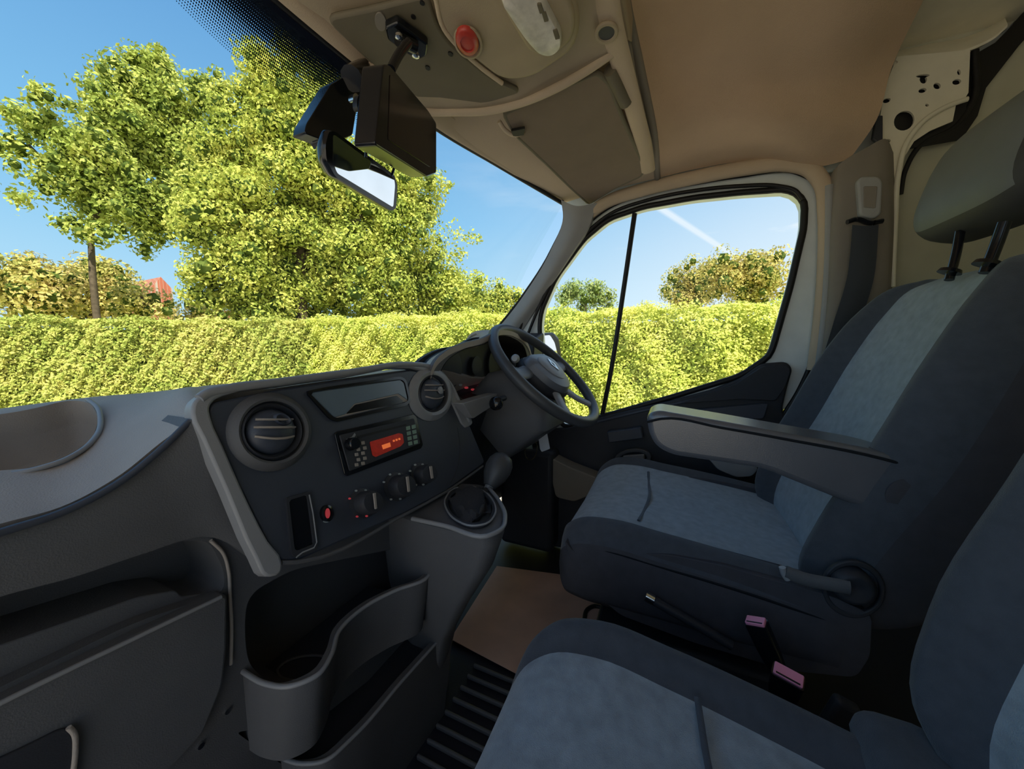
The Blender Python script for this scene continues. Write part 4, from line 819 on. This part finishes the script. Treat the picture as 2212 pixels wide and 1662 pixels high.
# ---- belt buckles
def buckle(px, d0, body, label, w=.030, g=None):
    b = thing('belt_buckle', px, label, 'buckle', g); a, t = Vector(px), Vector(d0).normalized()
    s = V((-.35, -1, 0)); s = (s-t*s.dot(t)).normalized(); n = s.cross(t)
    def q(u, v, h): return a+s*u+n*v+t*h
    def sect(h, k): return rnd([q(-w*.5*k, -.010*k, h), q(w*.5*k, -.010*k, h), q(w*.5*k, .010*k, h), q(-w*.5*k, .010*k, h)], .004, 3)
    stack('body', [sect(-body, .8), sect(-body*.6, .95), sect(-.006, 1), sect(-.002, .97)], M['gloss_black'], b)
    prism('press_button', rnd([q(-w*.44, -.008, -.003), q(w*.44, -.008, -.003), q(w*.44, .008, -.003), q(-w*.44, .008, -.003)], .002), t*.005, M['pink'], b, .001)
    prism('slot', [q(-w*.36, .0045, .0022), q(w*.36, .0045, .0022), q(w*.36, .0065, .0022), q(-w*.36, .0065, .0022)], t*.0004, M['seal'], b)
    return b
b1 = buckle(P(1632, 1342, X=.12), (-.05, .42, .9), .075, 'seat belt buckle with a red button against the side of the driver seat', .030, None)
b2 = buckle(P(1703, 1458, X=.045), (-.45, .05, .85), .07, 'pink-topped seat belt buckle beside the bench cushion edge', .036)
rbox('buckle_stalk', (.09, -.21, .24), (.02, .03, .20), M['rubber'], b2, rot=(.3, 0, 0), bevel=.006)
# ---- driver's belt on the pillar
sb = thing('seat_belt', P(1880, 640, X=.78), 'dark seat belt hanging from the height adjuster on the right door pillar', 'seat belt')
prism('height_adjuster', rnd(PL([(1852, 390), (1862, 380), (1898, 380), (1908, 392), (1904, 462), (1890, 472), (1858, 466)], X=.772), .008), (.02, 0, 0), M['pillar_trim'], sb, .006, 3)
prism('adjuster_button', rnd(PL([(1866, 402), (1896, 402), (1892, 450), (1866, 448)], X=.770), .004), (.004, 0, 0), M['pillar_dark'], sb, .002)
tube('belt_guide', PL([(1830, 480), (1850, 474), (1880, 482), (1906, 478)], X=.765), (.006, .010), M['gloss_black'], sb, 10, flat=(0, 1, 0))
bl_ = [[P(1842, 486, X=.766), P(1866, 488, X=.762), P(1898, 486, X=.766)], [P(1830, 600, X=.768), P(1855, 600, X=.764), P(1888, 600, X=.768)], [P(1800, 700, X=.77), P(1825, 705, X=.766), P(1858, 700, X=.77)], [P(1770, 800, X=.772), P(1795, 805, X=.768), P(1830, 800, X=.772)], [P(1740, 930, X=.772), P(1765, 935, X=.768), P(1800, 930, X=.772)]]
loft('webbing', bl_, (.0015, 0, 0), M['belt'], sb, 4, 5)
# ================================================================== OUTSIDE
GZ = -.75
tag(rbox('ground', (20, 20, GZ-.1), (200, 200, .2), M['grass'], bevel=0), kind='structure')
prism_ = prism('gravel_strip', [V((-30, 11.0, GZ)), V((1.0, 11.6, GZ)), V((2.6, 9.0, GZ)), V((4.0, 6, GZ)), V((4.1, -20, GZ)), V((-30, -20, GZ))], (0, 0, .02), M['soil']); tag(prism_, kind='structure'); prism_.name = 'path'
rng = np.random.default_rng(3)
def leafmesh(name, C_, N_, size, m, parent=None, aspect=.55, ref=None):
    n = len(C_); N_ = N_/np.linalg.norm(N_, axis=1, keepdims=True)
    r = rng.normal(size=(n, 3)); T = np.cross(N_, r); T /= np.linalg.norm(T, axis=1, keepdims=True); B = np.cross(N_, T)
    s = size*rng.uniform(.6, 1.3, size=(n, 1))
    v = np.stack([C_-T*s, C_+B*s*aspect+N_*s*.12, C_+T*s, C_-B*s*aspect+N_*s*.12], 1).reshape(-1, 3)
    me = bpy.data.meshes.new(name); me.vertices.add(4*n); me.vertices.foreach_set('co', v.ravel())
    me.loops.add(6*n); i = np.arange(n)*4
    me.loops.foreach_set('vertex_index', np.stack([i, i+1, i+2, i, i+2, i+3], 1).ravel())
    me.polygons.add(2*n); me.polygons.foreach_set('loop_start', np.arange(2*n)*3); me.polygons.foreach_set('loop_total', np.full(2*n, 3))
    me.update(); me.validate(); me.materials.append(m)
    o = bpy.data.objects.new(name, me); COL.objects.link(o)
    if parent is not None: o.parent = parent
    return o
def blob(cs, per, size, depth=.30):
    """leaf centres and normals on clumps cs = [(centre, radius)]"""
    C_ = []; N_ = []
    for c, r in cs:
        k = max(8, int(per*r*r/ (size*size)))
        d = rng.normal(size=(k, 3)); d /= np.linalg.norm(d, axis=1, keepdims=True)
        rad = r*(1-depth*rng.random((k, 1))**1.5)*(1+.12*np.sin(d[:, :1]*9+d[:, 1:2]*7+r*5))
        C_.append(np.array(c)+d*rad*np.array([1, 1, .85])); N_.append(d+rng.normal(size=(k, 3))*.55)
    return np.concatenate(C_), np.concatenate(N_)
def far(x, y, D):
    """the point at horizontal distance D from the camera, seen at x, y"""
    d = _f*FPX+_r*(x-CX)-_u*(y-CY); return CAM+d*(D/math.hypot(d.x, d.y))
def trimesh(cs):
    g = (1+5**.5)/2; b = [V(v).normalized() for v in ((-1, g, 0), (1, g, 0), (-1, -g, 0), (1, -g, 0), (0, -1, g), (0, 1, g), (0, -1, -g), (0, 1, -g), (g, 0, -1), (g, 0, 1), (-g, 0, -1), (-g, 0, 1))]
    f = ((0, 11, 5), (0, 5, 1), (0, 1, 7), (0, 7, 10), (0, 10, 11), (1, 5, 9), (5, 11, 4), (11, 10, 2), (10, 7, 6), (7, 1, 8), (3, 9, 4), (3, 4, 2), (3, 2, 6), (3, 6, 8), (3, 8, 9), (4, 9, 5), (2, 4, 11), (6, 2, 10), (8, 6, 7), (9, 8, 1))
    vs, fs = [], []
    for c, r in cs:
        o = len(vs); vs += [c+v*r*.42 for v in b]; fs += [tuple(o+i for i in t) for t in f]
    return vs, fs
def pxm(x, D): return FPX/(D*cos(math.atan((x-CX)/FPX)))     # pixels per metre at distance D
def clumps(spec, D, dd, n, rk=(.45, .8), seed=1):
    """small leaf clumps filling big round lobes spec = [(x, y, radius px)] of a crown at distance D"""
    r_ = random.Random(seed); out = []
    for (x, y, rp) in spec:
        c = far(x, y, D+r_.uniform(-dd, dd)*.3); k = pxm(x, D); R = rp/k
        m = max(3, int(n*R*R))
        for i in range(m):
            v = V((r_.gauss(0, 1), r_.gauss(0, 1), r_.gauss(0, 1))).normalized(); q = R*r_.uniform(.35, .95)
            out.append((c+V((v.x*q, v.y*q, v.z*q)), r_.uniform(*rk)*min(1, R*.7+.25)))
    return out
def tree(name, label, spec, D, trunk, m, size, per, n, dd=1.5, rk=(.45, .8), seed=1, group=None, limbs=(), twigs=(), tr=.2):
    cs = clumps(spec, D, dd, n, rk, seed); cen = far(trunk[0][0], trunk[0][1], D)
    t = thing(name, (cen.x, cen.y, GZ), label, 'tree', group)
    C_, N_ = blob([(tuple(c), r) for c, r in cs], per, size)
    if twigs:
        tc, tn = [], []
        for (x0, y0, x1, y1) in twigs:
            a, b = far(x0, y0, D-.6), far(x1, y1, D-.6)
            for s in np.linspace(0, 1, 40):
                w = .38*(1-s)+.09
                for q in range(5): tc.append(np.array(a.lerp(b, s))+rng.normal(size=3)*w*.5); tn.append(rng.normal(size=3))
        C_ = np.concatenate([C_, np.array(tc)]); N_ = np.concatenate([N_, np.array(tn)])
    leafmesh('foliage', C_, N_, size, m, t)
    ic = trimesh(cs); mk('dark_cores', ic[0], ic[1], M['leaf_core'], t)  # solid blobs inside the clumps, coloured dark for the crown's inner shade
    pts = [V((cen.x, cen.y, GZ))]+[far(x, y, D) for x, y in trunk]
    tube('trunk', pts, (tr, tr*.3), M['bark'], t, 10)
    for l in limbs:
        tube('branch', [far(x, y, D+ddd) for x, y, ddd in l], (.10, .025), M['bark'], t, 8)
    return t
def hedge():
    # centre line of the clipped hedge: along the right of the van, then curving across in front
    path = [V((5.9, -6, 0)), V((5.75, -2, 0)), V((5.6, 1.5, 0)), V((5.5, 4.5, 0)), V((5.2, 7.5, 0)), V((4.3, 10.2, 0)), V((2.6, 12.4, 0)), V((.3, 13.8, 0)), V((-3, 14.6, 0)), V((-8, 15.2, 0)), V((-16, 15.6, 0)), V((-26, 15.8, 0))]
    q = cr1(path, 10); hw = .75; H = 2.08
    d = [0]
    for a, b in zip(q, q[1:]): d.append(d[-1]+(b-a).length)
    d = np.array(d); Q = np.array([[p.x, p.y] for p in q])
    def at(s):
        x = np.interp(s, d, Q[:, 0]); y = np.interp(s, d, Q[:, 1]); e = .05
        tx = np.interp(s+e, d, Q[:, 0])-np.interp(s-e, d, Q[:, 0]); ty = np.interp(s+e, d, Q[:, 1])-np.interp(s-e, d, Q[:, 1])
        l = np.hypot(tx, ty); return x, y, -ty/l, tx/l       # normal to the left of travel = towards the van
    o = thing('hedge', (5.6, 1.5, GZ), 'long clipped green hedge running beside and across in front of the van', 'hedge')
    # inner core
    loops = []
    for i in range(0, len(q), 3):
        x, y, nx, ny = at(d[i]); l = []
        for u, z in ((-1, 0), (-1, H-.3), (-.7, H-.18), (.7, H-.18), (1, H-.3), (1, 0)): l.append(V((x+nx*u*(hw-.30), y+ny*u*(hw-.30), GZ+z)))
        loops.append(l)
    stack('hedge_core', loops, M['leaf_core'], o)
    def face_(n, s0, s1, size, up=.45, jit=.6):
        s = rng.uniform(s0, s1, n); x, y, nx, ny = at(s)
        z = rng.uniform(0, H, n); bump = .07*np.sin(s*3.1+z*2)+.05*np.sin(s*7.3-z*5)+.03*np.sin(s*17+z*13)
        u = hw-.10*rng.random(n)**.6*1.8+bump-.12*np.clip((z-H+.25)/.25, 0, 1)**2
        C_ = np.stack([x+nx*u, y+ny*u, GZ+z+.03*np.sin(s*5)], 1)
        N_ = np.stack([nx, ny, np.full(n, up)], 1)+rng.normal(size=(n, 3))*jit; return C_, N_
    def top_(n, s0, s1):
        s = rng.uniform(s0, s1, n); x, y, nx, ny = at(s); u = rng.uniform(-hw, hw, n)
        z = H+.05*np.sin(s*4+u*3)+.035*np.sin(s*11)+rng.random(n)**2.5*.10-.05
        return np.stack([x+nx*u, y+ny*u, GZ+z], 1), np.stack([nx*.2, ny*.2, np.ones(n)], 1)+rng.normal(size=(n, 3))*.6
    smax = d[-1]; s1, s2 = 1.0, 13.0
    A = [face_(170000, s1, s2, 0, .8, .45), top_(30000, s1, s2)]; B = [face_(120000, s2, s2+17, 0), top_(25000, s2, s2+17), face_(35000, s2+17, smax, 0), top_(8000, s2+17, smax)]  # near leaves are tilted up to catch more sun
    leafmesh('near_leaves', np.concatenate([a[0] for a in A]), np.concatenate([a[1] for a in A]), .024, M['leaf_hedge'], o)
    leafmesh('far_leaves', np.concatenate([a[0] for a in B]), np.concatenate([a[1] for a in B]), .036, M['leaf_hedge_far'], o)
hedge()
tree('broad_tree', 'broad bright green leafy tree filling the middle of the windscreen view', [(600, 190, 75), (655, 260, 90), (560, 290, 80), (480, 330, 75), (430, 420, 60), (500, 450, 95), (610, 400, 110), (720, 380, 100), (820, 400, 75), (900, 440, 60), (760, 500, 110), (870, 530, 85), (640, 540, 120), (520, 570, 100), (440, 600, 60), (560, 650, 80), (700, 640, 90), (830, 620, 90), (930, 600, 60), (960, 640, 50), (880, 380, 35), (690, 150, 50), (640, 90, 40), (560, 130, 30), (900, 655, 50), (960, 650, 48), (1015, 655, 40), (480, 660, 45), (410, 480, 40), (600, 690, 45), (760, 690, 45)], 12.5, [(650, 640), (650, 430), (640, 250)], M['leaf_tree'], .055, 2.9, 27, 1.6, (.30, .58), 4, limbs=[[(650, 560, 0), (760, 480, -.6), (860, 430, -.8)], [(650, 560, 0), (560, 470, -.5), (480, 380, -.6)]], twigs=[(960, 500, 1040, 518), (950, 560, 1005, 548), (930, 420, 975, 398), (900, 380, 935, 355), (560, 170, 545, 105), (640, 140, 620, 90), (960, 590, 1050, 600)])
tree('oak_tree', 'tall spreading tree with open branches behind the hedge at the left of the windscreen', [(330, 150, 42), (270, 175, 50), (360, 200, 50), (230, 230, 50), (300, 270, 60), (390, 280, 55), (440, 220, 40), (470, 180, 30), (110, 270, 36), (60, 262, 34), (150, 320, 48), (60, 320, 40), (20, 330, 30), (220, 350, 60), (320, 370, 60), (400, 370, 50), (120, 400, 42), (200, 430, 55), (300, 450, 50), (380, 450, 45), (60, 375, 26), (140, 490, 36), (220, 500, 36), (300, 520, 30), (350, 500, 36), (90, 210, 20), (160, 240, 24), (260, 300, 60), (340, 320, 60), (180, 380, 55), (260, 420, 55), (400, 330, 50), (330, 160, 45)], 21, [(200, 590), (198, 480), (215, 380), (280, 240)], M['leaf_oak'], .085, 2.5, 16, 2, (.40, .75), 9, limbs=[[(205, 430, 0), (120, 370, 0), (50, 300, 0)], [(215, 400, 0), (330, 330, 0), (420, 250, 0)], [(200, 470, 0), (280, 420, .4), (370, 400, .6)]], twigs=[(330, 130, 345, 100), (90, 200, 80, 190), (40, 250, 5, 240), (60, 430, 30, 425)], tr=.12)
G_ = 'bushes beyond the front hedge'
for k_, (sp, lb, sd_) in enumerate((([(20, 615, 75), (90, 640, 75), (60, 595, 50), (110, 610, 50)], 'olive and orange bush beyond the hedge at the far left edge', 1), ([(185, 620, 62), (250, 640, 60), (150, 655, 50), (215, 590, 36)], 'rounded olive bush beyond the hedge below the tall spreading tree', 2), ([(305, 640, 40), (342, 672, 36), (290, 665, 42)], 'low bush beyond the hedge beside the red brick house', 3), ([(430, 680, 34), (470, 676, 34), (400, 695, 30)], 'low bush beyond the hedge between the two brick walls', 4))):
    t = tree('leafy_bush', lb, sp, (22, 26.5, 22, 25)[k_], [(sp[0][0], sp[0][1])], M['leaf_bush'], .09, 2.2, 8, 1, (.5, .9), sd_, G_); t['category'] = 'bush'
tree('bushy_tree', 'low bushes rising above the hedge beside the right windscreen pillar', [(960, 640, 50), (1010, 640, 48), (1055, 655, 44), (1100, 655, 42), (1150, 665, 36)], 15, [(1040, 650)], M['leaf_tree'], .06, 2.6, 22, 1, (.35, .6), 5)
tree('small_tree', 'small dark green tree above the hedge seen through the quarter light', [(1262, 625, 36), (1290, 645, 36), (1235, 650, 36), (1310, 660, 26)], 22, [(1265, 650)], M['leaf_far'], .08, 2.2, 9, 1, (.4, .8), 6)
tree('round_tree', 'largest round-topped tree behind the hedge in the driver window', [(1600, 583, 50), (1645, 590, 44), (1565, 600, 44), (1620, 618, 56), (1668, 620, 36)], 26, [(1610, 650), (1610, 600)], M['leaf_bush'], .09, 2.2, 9, 1, (.5, .95), 7)
tree('round_tree', 'lower left tree of the pair behind the hedge in the driver window', [(1490, 605, 42), (1458, 628, 36), (1520, 608, 40), (1500, 635, 44)], 31, [(1490, 655), (1490, 620)], M['leaf_bush'], .09, 2.2, 9, 1, (.5, .9), 8)
def house(label, x0, x1, y0, D, gable):
    a, b = far(x0, 700, D), far(x1, 700, D); zt = far(x0, y0, D).z
    h = thing('brick_house', ((a.x+b.x)/2, (a.y+b.y)/2, GZ), label, 'house'); dn = V((.3, 4, 0))
    w = [V((a.x, a.y, GZ)), V((b.x, b.y, GZ)), V((b.x, b.y, zt)), V((a.x, a.y, zt))]
    if gable: w.insert(3, V(((a.x+b.x)/2, (a.y+b.y)/2, zt+.7)))
    prism('brick_wall', w, dn, M['brick'], h)
    r = [V((a.x-.1, a.y-.1, zt+.02)), V((b.x+.1, b.y-.1, zt+.02)), V((b.x+.1, b.y-.1, zt+.14)), V((a.x-.1, a.y-.1, zt+.14))]
    if not gable: prism('roof', r, dn, M['brick'], h)
    return h
house('red brick house wall glimpsed above the hedge left of the leafy tree', 335, 380, 622, 32, True)
house('red brick wall patch glimpsed under the left of the leafy tree', 495, 530, 676, 30, False)
settle()
